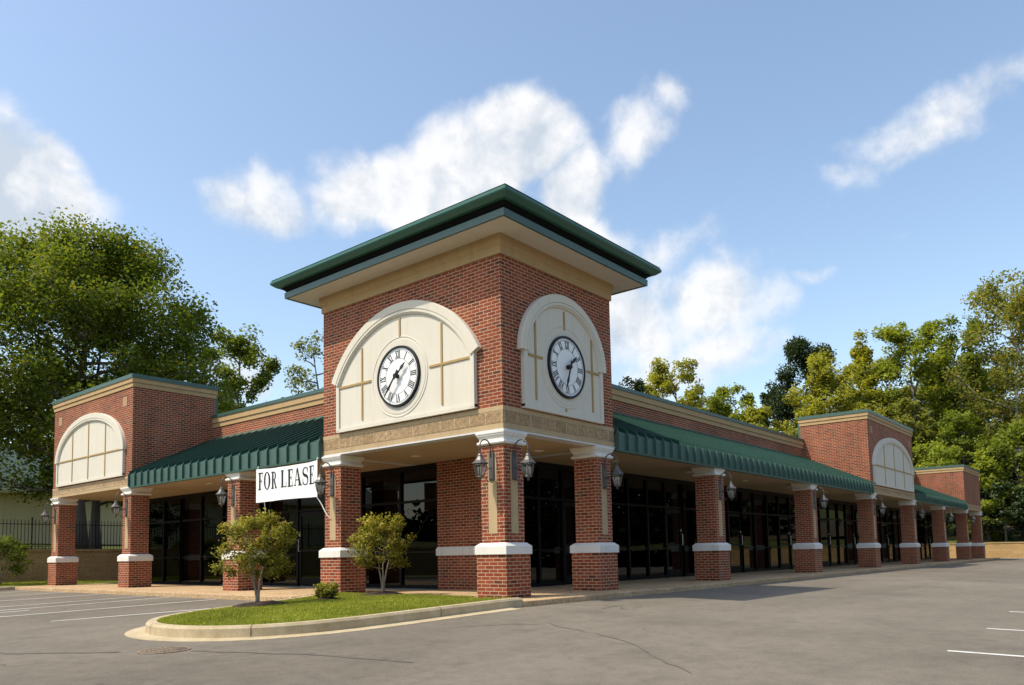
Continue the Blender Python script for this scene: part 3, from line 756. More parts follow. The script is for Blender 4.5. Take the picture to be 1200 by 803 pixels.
# long wing, bays between the columns
bays = [(3.5, 6.6), (6.6, 12.2), (12.2, 16.9), (16.9, 24.3), (24.3, 28.2), (28.2, 32.0), (32.0, 38.3), (38.3, 44.9), (44.9, XE - .3)]
for i, (a, c) in enumerate(bays):
    storefront('y', a + .002, c - .002, GL, door_at=[5.9, 11.8, 16.1, 21.5, 26.5, 30.0, 36.0, 42.0, 47.5][i])
storefront('x', 4.32, 8.9, GL + .12, None, 1.5); storefront('x', 8.904, 13.1, GL + .12, 10.2, 1.4); storefront('x', 13.104, 17.2, GL + .12, None, 1.4); storefront('x', 17.204, YE - .31, GL + .12, None, 1.35)

# ------------------------------------------------------------------ clocks
def clock(name, f, c, z, hour, minute, label):
    base = empty(name, f(c, z, .075)); o0 = Vector(f(c, z, .075))
    g = lambda s, zz, d: tuple(Vector(f(c + s, z + zz, .075 + d)) - o0)
    left = (f is fL)
    mir = -1 if left else 1              # seen from outside, +s runs to the viewer's left on the tower's left face
    h = lambda x, y, d: g(mir * x, y, d)
    tag(base, label, 'clock', 'tower clocks')
    n = 56
    def disc(b, r, d0, d1): b.loft([[h(r * math.cos(2 * math.pi * j / n), r * math.sin(2 * math.pi * j / n), d) for j in range(n)] for d in (d0, d1)])
    def ring(b, r0, r1, d0, d1): b.loft([[h(r * math.cos(2 * math.pi * j / n), r * math.sin(2 * math.pi * j / n), d) for r, d in ((r0, d0), (r0, d1), (r1, d1), (r1, d0))] for j in range(n)], cap=False, closed=True)
    b = MB(); disc(b, .61, 0, .02); b.build('dial', M['clockface'], base)
    b = MB(); ring(b, .598, .645, -.03, .04); b.build('rim', M['ink'], base, bevel=.006)
    b = MB(); ring(b, .372, .378, .02, .0225); ring(b, .560, .565, .02, .0225)
    for k in range(60):
        a = math.radians(6 * k); r0, r1, w = .535, .56, (.007 if k % 5 == 0 else .003)
        ca, sa = math.sin(a), math.cos(a)
        b.hexa([h(r * ca + t * sa, r * sa - t * ca, d) for d in (.02, .0225) for r, t in ((r0, -w), (r0, w), (r1, w), (r1, -w))])
    b.build('minute_track', M['ink'], base)
    rom = ['XII', 'I', 'II', 'III', 'IIII', 'V', 'VI', 'VII', 'VIII', 'IX', 'X', 'XI']
    wd = {'I': .037, 'V': .080, 'X': .082}
    for k, s_ in enumerate(rom):
        a = math.radians(30 * k); ca, sa = math.sin(a), math.cos(a)
        tot = sum(wd[ch] for ch in s_); x = -tot / 2; b = MB(); H = .150; ro = .390
        def seg(x0, y0, x1, y1, w):
            d = Vector((x1 - x0, y1 - y0)).normalized(); nn = Vector((-d.y, d.x)) * w / 2
            q = [(x0 + nn.x, y0 + nn.y), (x0 - nn.x, y0 - nn.y), (x1 - nn.x, y1 - nn.y), (x1 + nn.x, y1 + nn.y)]
            b.hexa([h((u) * sa + (v + ro) * ca, -(u) * ca + (v + ro) * sa, dd) for dd in (.02, .023) for u, v in q])
        def serif(xm, w): seg(xm - w / 2, .004, xm + w / 2, 0.004, .011); seg(xm - w / 2, H - .004, xm + w / 2, H - .004, .011)
        for ch in s_:
            w = wd[ch]; m = x + w / 2
            if ch == 'I': seg(m, 0, m, H, .020); serif(m, w * .92)
            if ch == 'V': seg(x + .012, H, m, 0, .022); seg(x + w - .012, H, m, 0, .010); seg(x, H - .004, x + .026, H - .004, .011); seg(x + w - .024, H - .004, x + w, H - .004, .011)
            if ch == 'X': seg(x + .010, H, x + w - .010, 0, .022); seg(x + w - .012, H, x + .012, 0, .010); serif(m, w * .9)
            x += w
        b.build('numeral', M['ink'], base)
    def hand(nm, ang, pts, d):
        a = math.radians(ang); ca, sa = math.sin(a), math.cos(a); b = MB(); n_ = len(pts)
        full = [(-w, l) for w, l in pts] + [(w, l) for w, l in pts[::-1]]
        v = [h(u * sa + l * ca, -u * ca + l * sa, dd) for dd in (d, d + .012) for u, l in full]; k = len(full)
        b.add(v, [tuple(range(k))[::-1], tuple(range(k, 2 * k))] + [(j, (j + 1) % k, k + (j + 1) % k, k + j) for j in range(k)]); b.build(nm, M['ink'], base)
    hand('hour_hand', hour, [(.022, -.08), (.018, .0), (.016, .16), (.040, .24), (.020, .30), (.003, .37)], .075)
    hand('minute_hand', minute, [(.030, -.13), (.020, .0), (.018, .20), (.034, .32), (.016, .40), (.003, .53)], .105)
    b = MB(); disc(b, .045, .02, .125); b.build('hub', M['ink'], base)
clock('tower_clock', fL, *CL, 48, 219, 'round white tower clock with roman numerals in the wide low arch on the left face')
clock('tower_clock', fR, *CR, 46, 199, 'round white tower clock with roman numerals in the narrow tall arch on the right face')

# ------------------------------------------------------------------ wall lanterns
def lantern(loc, face, label):
    o = empty('wall_lantern', loc, 0 if face == 'x' else math.pi / 2)      # local -x points away from the wall
    tag(o, label, 'wall lantern', 'lanterns on the brick columns')
    if PROTO:
        for m, mat, nm in PROTO: 
            c = bpy.data.objects.new(nm, m); link(c); c.parent = o
        return o
    D = .34
    b = MB(); b.box(-.035, 0, -.062, .062, -.26, .26); pl = b.build('backplate', M['bronze'], o, bevel=.008)
    b = MB()
    arcp = [(-.035, 0, .17)] + [(-D / 2 - .02 + (D / 2 - .02) * math.cos(a), 0, .34 + .15 * math.sin(a)) for a in [math.pi * k / 12 for k in range(0, 12)]] + [(-D - .012, 0, .31), (-D, 0, .25)]
    b.tube(arcp, .013, 8)
    b3 = MB(); b3.tube([(-.03, 0, -.02), (-.10, 0, -.05), (-D * .62, 0, -.02), (-D + .10, 0, .02)], .010, 7); b3.build('stay_rod', M['bronze'], o, smooth=True)
    b2 = MB(); b2.tube([(-.03, 0, -.20), (-.07, 0, -.27), (-.13, 0, -.30), (-.18, 0, -.26), (-.17, 0, -.22), (-.14, 0, -.215)], .009, 7)
    b2.build('tail_scroll', M['bronze'], o, smooth=True)
    sc_ = b.build('scroll_arm', M['bronze'], o, smooth=True)
    b = MB(); n = 8
    b.lathe(-D, 0, [(.010, .27), (.022, .26), (.024, .245), (.012, .225), (.035, .21), (.048, .185), (.056, .155), (.10, .085), (.152, .038), (.156, .026), (.125, .028), (.02, .05)], n)
    hood = b.build('hood', M['bronze'], o)
    b = MB()
    for j in range(6):
        a = 2 * math.pi * j / 6
        b.tube([(-D + r * math.cos(a), r * math.sin(a), z) for r, z in ((.112, .035), (.118, -.03), (.092, -.14), (.062, -.215))], .008, 5)
    b.lathe(-D, 0, [(.120, .03), (.125, .02), (.120, .01)], 12); b.lathe(-D, 0, [(.07, -.205), (.075, -.22), (.052, -.235), (.026, -.25), (.016, -.265), (.022, -.278), (.004, -.30)], 12)
    cage = b.build('cage', M['bronze'], o)
    b = MB(); b.lathe(-D, 0, [(.109, .03), (.113, -.03), (.088, -.14), (.058, -.215)], 12, cap=False); b.build('lamp_glass', M['lampglass'], o, smooth=True)
    b = MB()
    for a in (0, 2.1, 4.2): b.lathe(-D + .035 * math.cos(a), .035 * math.sin(a), [(.011, -.21), (.011, -.09), (.016, -.07), (.012, -.03), (.003, .0)], 8)
    b.build('candle_bulb', M['bulb'], o, smooth=True)
    for ch in o.children: PROTO.append((ch.data, None, ch.name.split('.')[0]))
    return o
PROTO = []
ZL = 2.46
lantern((E_ - .001, W / 2, ZL), 'x', 'bronze wall lantern on the left face of the tower corner column')
lantern((W / 2, E_ - .001, ZL), 'y', 'bronze wall lantern on the right face of the tower corner column')
nth = ['column under the right edge of the tower', 'first column under the long right awning', 'second column under the long right awning', 'left column under the far right arched pavilion',
       'right column under the far right arched pavilion', 'lone column under the short far awning', 'left column of the plain far end block', 'last column at the far right end']
for x, t in zip(RC[1:8], nth): lantern((x + W / 2, E_ - .001, ZL), 'y', 'bronze wall lantern on the ' + t)
nthl = ['tower column beside the for lease banner', 'brick column behind the island tree left of the banner', 'right column under the left arched pavilion', 'outermost left column under the left arched pavilion']
for y, t in zip(LC, nthl): lantern((E_ - .001, y + W / 2, ZL), 'x', 'bronze wall lantern on the ' + t)

# ------------------------------------------------------------------ banner
bn = empty('lease_banner', (-.10, 6.75, 2.20)); tag(bn, 'white for lease banner with black serif letters hung from the left awning', 'banner')
def bpos(s, z):     # s: 0 left .. 1 right seen from outside, gentle ripple
    y = 1.235 - 2.50 * s; zz = z + .012 * math.sin(s * 3.1) * (1 - z / .84) - .035 * math.sin(math.pi * s) * (z / .84)
    x = .022 * math.sin(s * 9) + .010 * math.sin(s * 23 + 1)
    return Vector((x, y, zz))
b = MB(); ns, nz = 50, 10; vs = []
for d in (0, .004):
    for j in range(nz + 1):
        for i in range(ns + 1): p = bpos(i / ns, .84 * j / nz); vs.append((p.x + d, p.y, p.z))
m = (ns + 1) * (nz + 1); fs = []
for j in range(nz):
    for i in range(ns):
        a = j * (ns + 1) + i; fs.append((a, a + ns + 1, a + ns + 2, a + 1)); fs.append((m + a, m + a + 1, m + a + ns + 2, m + a + ns + 1))
b.add(vs, fs); b.build('banner_cloth', M['cloth'], bn, smooth=True, recalc=False)
# serif capitals as stroke polygons in a unit em (width, strokes)
def rect(x0, y0, x1, y1): return [(x0, y0), (x1, y0), (x1, y1), (x0, y1)]
tk, tn = .185, .060
GLY = {
 'F': (.60, [rect(.08, 0, .08 + tk, 1), rect(.0, 0, .32, tn), rect(.0, 1 - tn, .56, 1), rect(.52, .70, .56, .99), rect(.2, .48, .42, .48 + tn), rect(.39, .36, .42, .64)]),
 'L': (.62, [rect(.08, 0, .08 + tk, 1), rect(.0, 0, .58, tn), rect(.0, 1 - tn, .32, 1), rect(.54, .0, .58, .32)]),
 'E': (.62, [rect(.08, 0, .08 + tk, 1), rect(.0, 0, .58, tn), rect(.0, 1 - tn, .56, 1), rect(.52, .70, .56, .99), rect(.54, .0, .58, .30), rect(.2, .48, .42, .48 + tn), rect(.39, .36, .42, .64)]),
 'A': (.72, [[(.29, 1), (.39, 1), (.71, 0), (.51, 0)], [(.29, 1), (.355, .95), (.125, .02), (.065, .02)], rect(.0, 0, .20, tn), rect(.44, 0, .76, tn), rect(.16, .30, .56, .30 + tn)]),
}
def thickring(cx, cy, rx, ry, w_side, w_top, a0=0, a1=360, n=28):
    q = []
    for i in range(n):
        t0 = math.radians(a0 + (a1 - a0) * i / n); t1 = math.radians(a0 + (a1 - a0) * (i + 1) / n)
        q.append([(cx + rx * math.cos(t0), cy + ry * math.sin(t0)), (cx + rx * math.cos(t1), cy + ry * math.sin(t1)), (cx + (rx - w_side) * math.cos(t1), cy + (ry - w_top) * math.sin(t1)), (cx + (rx - w_side) * math.cos(t0), cy + (ry - w_top) * math.sin(t0))])
    return q
GLY['O'] = (.74, thickring(.36, .5, .36, .52, .18, .06))
GLY['R'] = (.74, [rect(.08, 0, .08 + tk, 1), rect(.0, 0, .32, tn), rect(.0, 1 - tn, .34, 1), rect(.2, .49, .36, .49 + tn), [(.30, .50), (.47, .50), (.70, .0), (.51, .0)], rect(.60, 0, .76, tn)] + thickring(.32, .745, .28, .255, .17, .06, -90, 90, 14))
def S_curve():
    pts = []
    for i in range(15): 
        t = math.radians(20 + 250 * i / 14); pts.append((.27 + .21 * math.cos(t), .745 + .215 * math.sin(t)))
    for i in range(15):
        t = math.radians(90 - 250 * i / 14); pts.append((.28 + .23 * math.cos(t), .265 + .255 * math.sin(t)))
    q = []
    for i in range(len(pts) - 1):
        a, c = Vector(pts[i]), Vector(pts[i + 1]); w0 = .055 + .12 * math.exp(-((i - 14) / 6.0) ** 2); 
        d = (c - a); d = d.normalized() if d.length > 1e-6 else Vector((1, 0)); n = Vector((-d.y, d.x)) * w0 / 2
        q.append([tuple(a + n), tuple(c + n), tuple(c - n), tuple(a - n)])
    return (.56, q + [rect(.45, .68, .49, .98), rect(.035, .02, .07, .36)])
GLY['S'] = S_curve()
text = 'FOR LEASE'; H = .44; wx = .46
adv = [(.46 if ch == ' ' else GLY[ch][0] + .085) for ch in text]; tot = sum(adv)
span = .93; x = 0
let = None
for ch, a in zip(text, adv):
    if ch != ' ':
        b = MB()
        for poly in GLY[ch][1]:
            # split long polygons so they follow the ripple
            P3 = []
            for u, v in poly:
                s = .035 + span * (x + u) / tot; p = bpos(s, .31 + H * v); P3.append((p.x - .004, p.y, p.z))
            b.add(P3, [tuple(range(len(P3)))])
        b.build('letter', M['ink'], bn, recalc=False)
    x += a
def rope(p, q):
    b = MB(); p = Vector(p); q = Vector(q); b.tube([p.lerp(q, k / 6) + Vector((.02 * math.sin(k), 0, -.02 * math.sin(math.pi * k / 6))) for k in range(7)], .012, 6); b.build('tie_strap', M['rope'], bn)
L0 = bpos(.02, .83); L1 = bpos(.98, .83); B0 = bpos(.04, .01); B1 = bpos(.985, .01)
rope(L0, L0 + Vector((.05, .02, .08))); rope(L1, L1 + Vector((.05, -.02, .08))); rope(B0 + Vector((0, -.25, 0)), B0 + Vector((.3, .15, -.75))); rope(B1, B1 + Vector((.15, -.33, -.52)))

cb = empty('cardboard_box', (3.25, 11.75, 0)); tag(cb, 'small beige box on the floor behind the storefront glass left of the tower', 'box')
b = MB(); b.box(-.2, .25, -.28, .28, 0, .42); b.build('carton', M['card'], cb, bevel=.005)
b = MB(); b.hexa([(-.2, -.28, .421), (.0, -.28, .425), (.0, .28, .425), (-.2, .28, .421), (-.2, -.28, .43), (.0, -.28, .435), (.0, .28, .435), (-.2, .28, .43)]); b.build('flap', M['card'], cb)
pp = MB(); pp.lathe(0, 0, [(.07, 0), (.07, 1.0), (.05, 1.03)], 14); po = pp.build('white_post', M['white'], None, smooth=False); po.location = (3.5, 18.0, 0); tag(po, 'short white post standing inside the dark glass under the left awning', 'post')

# ------------------------------------------------------------------ retaining walls, fence and the house beyond
b = MB(); b.box(-45, 57.84, 25.86, 26.16, -.9, 1.27); rw = b.build('retaining_wall', M['retain']); tag(rw, 'long tan block retaining wall under the iron fence at the left', 'wall')
b = MB(); b.box(-45, 57.84, 25.82, 26.20, 1.272, 1.36); b.build('wall_cap', M['retain'], rw)
b = MB(); b.box(57.86, 58.16, -18, 26.2, -.9, .99); rw = b.build('retaining_wall', M['retain']); tag(rw, 'tan block retaining wall below the wooded bank at the far right', 'wall')
b = MB(); b.box(57.82, 58.20, -18, 26.24, .992, 1.07); b.build('wall_cap', M['retain'], rw)
fe = empty('iron_fence', (-14, 26.0, 1.36)); tag(fe, 'black iron picket fence on top of the left retaining wall', 'fence')
b = MB(); b.box(0, 30, -.016, .016, .12, .15); b.box(0, 30, -.016, .016, 1.02, 1.05); b.build('rail', M['iron'], fe)
for k in range(13):
    b = MB(); x = k * 2.5; b.box(x - .024, x + .024, -.024, .024, 0, 1.28); b.sqloft(x, 0, [(.030, 1.28), (.030, 1.30), (.008, 1.33)]); b.build('post', M['iron'], fe)
    if k < 12:
        b = MB()
        for j in range(1, 19): xx = x + j * 2.5 / 19; b.sqloft(xx, 0, [(.011, .04), (.011, 1.19), (.001, 1.25)])
        b.build('picket_panel', M['iron'], fe)
hz = hill(0, 38)
ho = empty('beige_house', (0, 38, hz)); tag(ho, 'long beige building with a dark green roof behind the iron fence', 'building')
b = MB(); b.box(-25, 15, 0, 11, -.3, 2.85); b.build('wall', M['housewall'], ho)
b = MB(); b.loft([[(x, -.5, 2.80), (x, -.5, 2.95), (x, 5.5, 6.2), (x, 11.5, 2.95), (x, 11.5, 2.80)] for x in (-25.5, 15.5)]); rr = b.build('roof', M['houseroof'], ho)
b = MB(); b.box(-26, 15.6, -.62, -.502, 2.78, 2.96); b.build('gutter', M['housewall'], rr)
b = MB()
for x, y in ((-2.4, 1.6), (.6, 2.2)): b.lathe(x, y, [(.07, 3.6 + y * .1), (.07, 4.75), (.12, 4.78), (.12, 4.9)], 10)
b.build('roof_vent', M['silver'], rr)

# ------------------------------------------------------------------ trees
def leaves_mesh(name, centers, sig, wts, n, size, rs, up=.5, flat=.75):
    c = np.asarray(centers); w = np.asarray(wts, float); w /= w.sum(); sg = np.asarray(sig)
    k = rs.choice(len(c), n, p=w)
    d = rs.normal(size=(n, 3)); d[:, 2] *= flat
    rr = np.linalg.norm(d, axis=1, keepdims=True); d = d / np.maximum(rr, 1e-6) * np.minimum(rr, 1.7)
    p = c[k] + d * sg[k][:, None]
    nr = rs.normal(size=(n, 3)); nr[:, 2] = np.abs(nr[:, 2]) + up; nr /= np.linalg.norm(nr, axis=1, keepdims=True)
    a = np.cross(nr, rs.normal(size=(n, 3))); a /= np.maximum(np.linalg.norm(a, axis=1, keepdims=True), 1e-6); b_ = np.cross(nr, a)
    s = size * rs.uniform(.6, 1.35, (n, 1)); a = a * s * .62; b_ = b_ * s * .38
    V = np.stack([p - a, p - b_ + nr * s * .06, p + a, p + b_ + nr * s * .06], 1).reshape(-1, 3)
    me = bpy.data.meshes.new(name)
    me.vertices.add(4 * n); me.vertices.foreach_set('co', V.astype(np.float32).ravel())
    me.loops.add(4 * n); me.loops.foreach_set('vertex_index', np.arange(4 * n, dtype=np.int32))
    me.polygons.add(n); me.polygons.foreach_set('loop_start', np.arange(0, 4 * n, 4, dtype=np.int32)); me.polygons.foreach_set('loop_total', np.full(n, 4, dtype=np.int32))
    me.update()
    me.polygons.foreach_set('use_smooth', np.ones(n, dtype=bool))
    cc = c.mean(0); ou = p - c[k]; ou /= np.maximum(np.linalg.norm(ou, axis=1, keepdims=True), 1e-6)
    oc = p - cc; oc /= np.maximum(np.linalg.norm(oc, axis=1, keepdims=True), 1e-6)
    cn = .55 * ou + .55 * oc + .55 * nr; cn /= np.maximum(np.linalg.norm(cn, axis=1, keepdims=True), 1e-6)
    me.normals_split_custom_set_from_vertices(np.repeat(cn, 4, 0).astype(np.float32))
    return me

ENV = {'oak': lambda t: math.sqrt(max(0, 1 - (abs(t - .36) / (.64 if t > .36 else .46)) ** (1.75 if t > .36 else 2.2))),
       'oval': lambda t: math.sqrt(max(0, 1 - (abs(t - .45) / .56) ** 2)),
       'spire': lambda t: max(0, (1 - t)) ** .75 * min(1, .35 + 2.5 * t),
       'tall': lambda t: math.sqrt(max(0, 1 - (abs(t - .55) / .57) ** 2)) * (.75 + .25 * t)}
def tree(name, loc, H, Rr, cb, shape, leaf, nleaf, lsize, seed, label, group, trunk_r=None, bark_m='bark', nl=14, dens=1.0, trunks=1, cat='tree', lean=0.0, sub=4, clump=.16, rough=1.0, slack=0.0):
    rs = np.random.default_rng(seed); r = random.Random(seed)
    o = empty(name, loc); tag(o, label, cat, group)
    tr = trunk_r or H * .016; b = MB(); cen = []; sig = []; wt = []; env = ENV[shape]
    base = cb * H
    bumps = [(r.uniform(0, 6.28), r.uniform(.1, .95), rough * r.uniform(-.28, .26)) for _ in range(16)]
    def rad(t, az):
        k = 1.0
        for a, tt, amp in bumps:
            da = math.atan2(math.sin(az - a), math.cos(az - a)); k += amp * math.exp(-(da / .55) ** 2 - ((t - tt) / .16) ** 2)
        return Rr * env(t) * k
    for ti in range(trunks):
        az0 = r.uniform(0, 6.28); spread = 0 if trunks == 1 else Rr * .45
        if trunks > 1: az0 = 6.28 * ti / trunks + r.uniform(-.4, .4)
        top = H * (.86 if trunks == 1 else r.uniform(.7, .88)); P = []; px = py = 0
        nseg = 10
        for i in range(nseg + 1):
            t = i / nseg
            px = math.cos(az0) * spread * t ** 1.3 + lean * H * t * t + r.gauss(0, .012 * H * t) * (1 if t < .9 else .3); py = math.sin(az0) * spread * t ** 1.3 + r.gauss(0, .012 * H * t)
            P.append(Vector((px, py, top * t - .15 * (i == 0))))
        q = 1.0 if trunks == 1 else .6
        b.tube(P, [tr * q * ((1.45 if i == 0 else (1.1 if i == 1 else 1)) * (1 - .86 * i / nseg)) for i in range(nseg + 1)], 9)
        m = nl if trunks == 1 else max(4, nl // trunks)
        for i in range(m):
            t = base / H * .75 + (.9 - base / H * .75) * ((i + .3) / m) ** .9
            zz = t * H; seg = min(nseg - 1, int(zz / top * nseg)) if zz < top else nseg - 1
            f = min(1, max(0, zz / top * nseg - seg)); p0 = P[seg].lerp(P[seg + 1], f)
            az = (i * 2.39996 + r.uniform(-.4, .4) + ti * 1.3)
            tz = min(.97, max(.05, (zz - base) / (H - base) + r.uniform(.05, .28)))
            re = rad(tz, az) * r.uniform(.72, .96); ze = base + tz * (H - base)
            if shape == 'spire': ze = zz + r.uniform(-.02, .05) * H; tz = min(.97, max(0.02, (ze - base) / (H - base))); re = rad(tz, az) * r.uniform(.75, 1.0)
            p1 = Vector((P[-1].x * .5 * tz + re * math.cos(az), P[-1].y * .5 * tz + re * math.sin(az), ze))
            mid = p0.lerp(p1, .5) + Vector((r.gauss(0, .03) * H * .5, r.gauss(0, .03) * H * .5, -.02 * H + r.gauss(0, .01) * H))
            pts = [p0, p0.lerp(mid, .5) + Vector((0, 0, .005 * H)), mid, mid.lerp(p1, .55) + Vector((r.gauss(0, .012) * H, r.gauss(0, .012) * H, .008 * H)), p1]
            lr = tr * q * .42 * (1 - .55 * t)
            b.tube(pts, [lr, lr * .8, lr * .55, lr * .35, lr * .12], 6)
            for u in (.55, .8, 1.0):
                k = u * 4; s = min(3, int(k)); c = pts[s].lerp(pts[s + 1], k - s)
                cen.append(tuple(c)); sig.append(Rr * clump * r.uniform(.6, 1.1)); wt.append(.7 + .5 * u)
            for j in range(sub):
                u = r.uniform(.35, .95); k = u * 4; s = min(3, int(k)); c = pts[s].lerp(pts[s + 1], k - s)
                a2 = az + r.choice((-1, 1)) * r.uniform(.35, 1.15); ln = re * r.uniform(.22, .5)
                e = c + Vector((math.cos(a2) * ln, math.sin(a2) * ln, r.uniform(-.12, .55) * ln))
                b.tube([c, c.lerp(e, .5) + Vector((0, 0, .03 * ln)), e], [lr * .3, lr * .2, lr * .07], 4)
                for uu, ww in ((.55, .6), (1.0, 1.0)):
                    cc = c.lerp(e, uu); cen.append(tuple(cc)); sig.append(Rr * clump * r.uniform(.5, 1.0)); wt.append(ww * r.uniform(.5, 1.3))
    # extra tufts near the crown surface
    for i in range(int(nl * 3.5)):
        t = r.uniform(.04, .99); az = r.uniform(0, 6.283); re = rad(t, az) * (r.uniform(.35, 1.0) ** .5)
        cen.append((re * math.cos(az) + lean * H * t * .5, re * math.sin(az), base + t * (H - base))); sig.append(Rr * clump * r.uniform(.35, .85)); wt.append(r.uniform(.25, .9))
    fx = []
    for c, sg_ in zip(cen, sig):
        t = min(.975, max(.02, (c[2] - base) / (H - base))); ox = lean * H * t * .5; az = math.atan2(c[1], c[0] - ox); rr = math.hypot(c[0] - ox, c[1]); lim = max(.05 * Rr, rad(t, az) - sg_ * .6) + slack * Rr
        k = min(1, lim / max(rr, 1e-4)); fx.append((ox + (c[0] - ox) * k, c[1] * k, base + t * (H - base)))
    cen = fx
    b.build('trunk', M[bark_m], o, smooth=True, recalc=False)
    me = leaves_mesh('crown', cen, sig, wt, int(nleaf * dens), lsize, rs)
    me.materials.append(LEAF[leaf]); cr = link(bpy.data.objects.new('crown', me)); cr.parent = o
    return o

def hz_(x, y): return hill(x, y)
gL = 'trees behind the left wing'
tree('oak_tree', (4.2, 29.4, hz_(4.2, 29.4)), 14.9, 7.2, .19, 'oak', 'oak', 120000, .14, 11, 'large spreading green oak with a broad round crown behind the left pavilion', gL, trunk_r=.30, nl=38, sub=6, clump=.105, rough=.5)
tree('oak_tree', (5.9, 31.8, hz_(5.9, 31.8)), 12.5, 4.2, .20, 'oak', 'green', 15000, .20, 12, 'smaller oak with a dark trunk just right of the large oak behind the fence', gL, trunk_r=.24, nl=18, clump=.13)
tree('shade_tree', (-2.5, 53.0, hz_(-2.5, 53)), 11.0, 4.4, .30, 'oak', 'green', 16000, .21, 13, 'green tree at the left edge of the photo behind the large oak', gL, nl=18, clump=.14)
tree('slender_tree', (21.2, 43.7, hz_(21, 43.7)), 16.2, 3.3, .22, 'tall', 'oak', 17000, .21, 14, 'slender green tree showing just right of the left pavilion roof', gL, nl=18, clump=.14)
tree('sparse_tree', (30.9, 47.0, hz_(31, 47)), 18.9, 3.2, .3, 'oval', 'pale', 3300, .24, 15, 'sparse pale tree peeking out beside the left edge of the clock tower', gL, nl=16, clump=.14)
tree('cedar_tree', (-1.7, 27.3, hz_(-1.7, 27.3)), 3.2, 1.0, .1, 'oval', 'dark', 3500, .10, 16, 'small dark evergreen behind the fence at the left edge', gL, nl=12)
tree('ornamental_tree', (-1.0, 23.1, .02), 1.75, 1.0, .30, 'oval', 'oak', 6500, .065, 17, 'small green multi-stem tree on the grass below the left retaining wall', 'small ornamental trees', trunk_r=.05, trunks=3, nl=12, bark_m='twig')
tree('ornamental_tree', (*TREE1, lawn_z(*TREE1) + .02), 1.60, .60, .30, 'oval', 'myrtle', 8200, .040, 21, 'yellow-green multi-stem crape myrtle at the left end of the island, before the for lease banner', 'small ornamental trees', trunk_r=.042, trunks=4, nl=20, bark_m='twig', clump=.15, rough=1.7, slack=.28)
tree('ornamental_tree', (*TREE2, lawn_z(*TREE2) + .02), 1.62, .62, .36, 'oval', 'myrtle', 8000, .040, 25, 'yellow-green multi-stem crape myrtle on the island in front of the tower glass', 'small ornamental trees', trunk_r=.040, trunks=3, nl=18, bark_m='twig', clump=.15, rough=1.7, slack=.30)
# low shrub
sh = empty('low_shrub', (*BUSH, lawn_z(*BUSH))); tag(sh, 'low yellow-green shrub on the island between the two crape myrtles', 'shrub')
b = MB(); r = random.Random(4); cen = []
for k in range(12):
    a = 6.283 * k / 12 + r.uniform(-.2, .2); e = Vector((.18 * math.cos(a) * r.uniform(.5, 1.1), .18 * math.sin(a) * r.uniform(.5, 1.1), r.uniform(.12, .27)))
    b.tube([(0, 0, -.02), e * .5 + Vector((0, 0, .03)), e], [.009, .007, .003], 5); cen += [tuple(e), tuple(e * .7)]
b.build('stem', M['twig'], sh, smooth=True)
me = leaves_mesh('foliage', cen, [.05] * len(cen), [1] * len(cen), 1100, .05, np.random.default_rng(9)); me.materials.append(LEAF['shrub']); f_ = link(bpy.data.objects.new('foliage', me)); f_.parent = sh

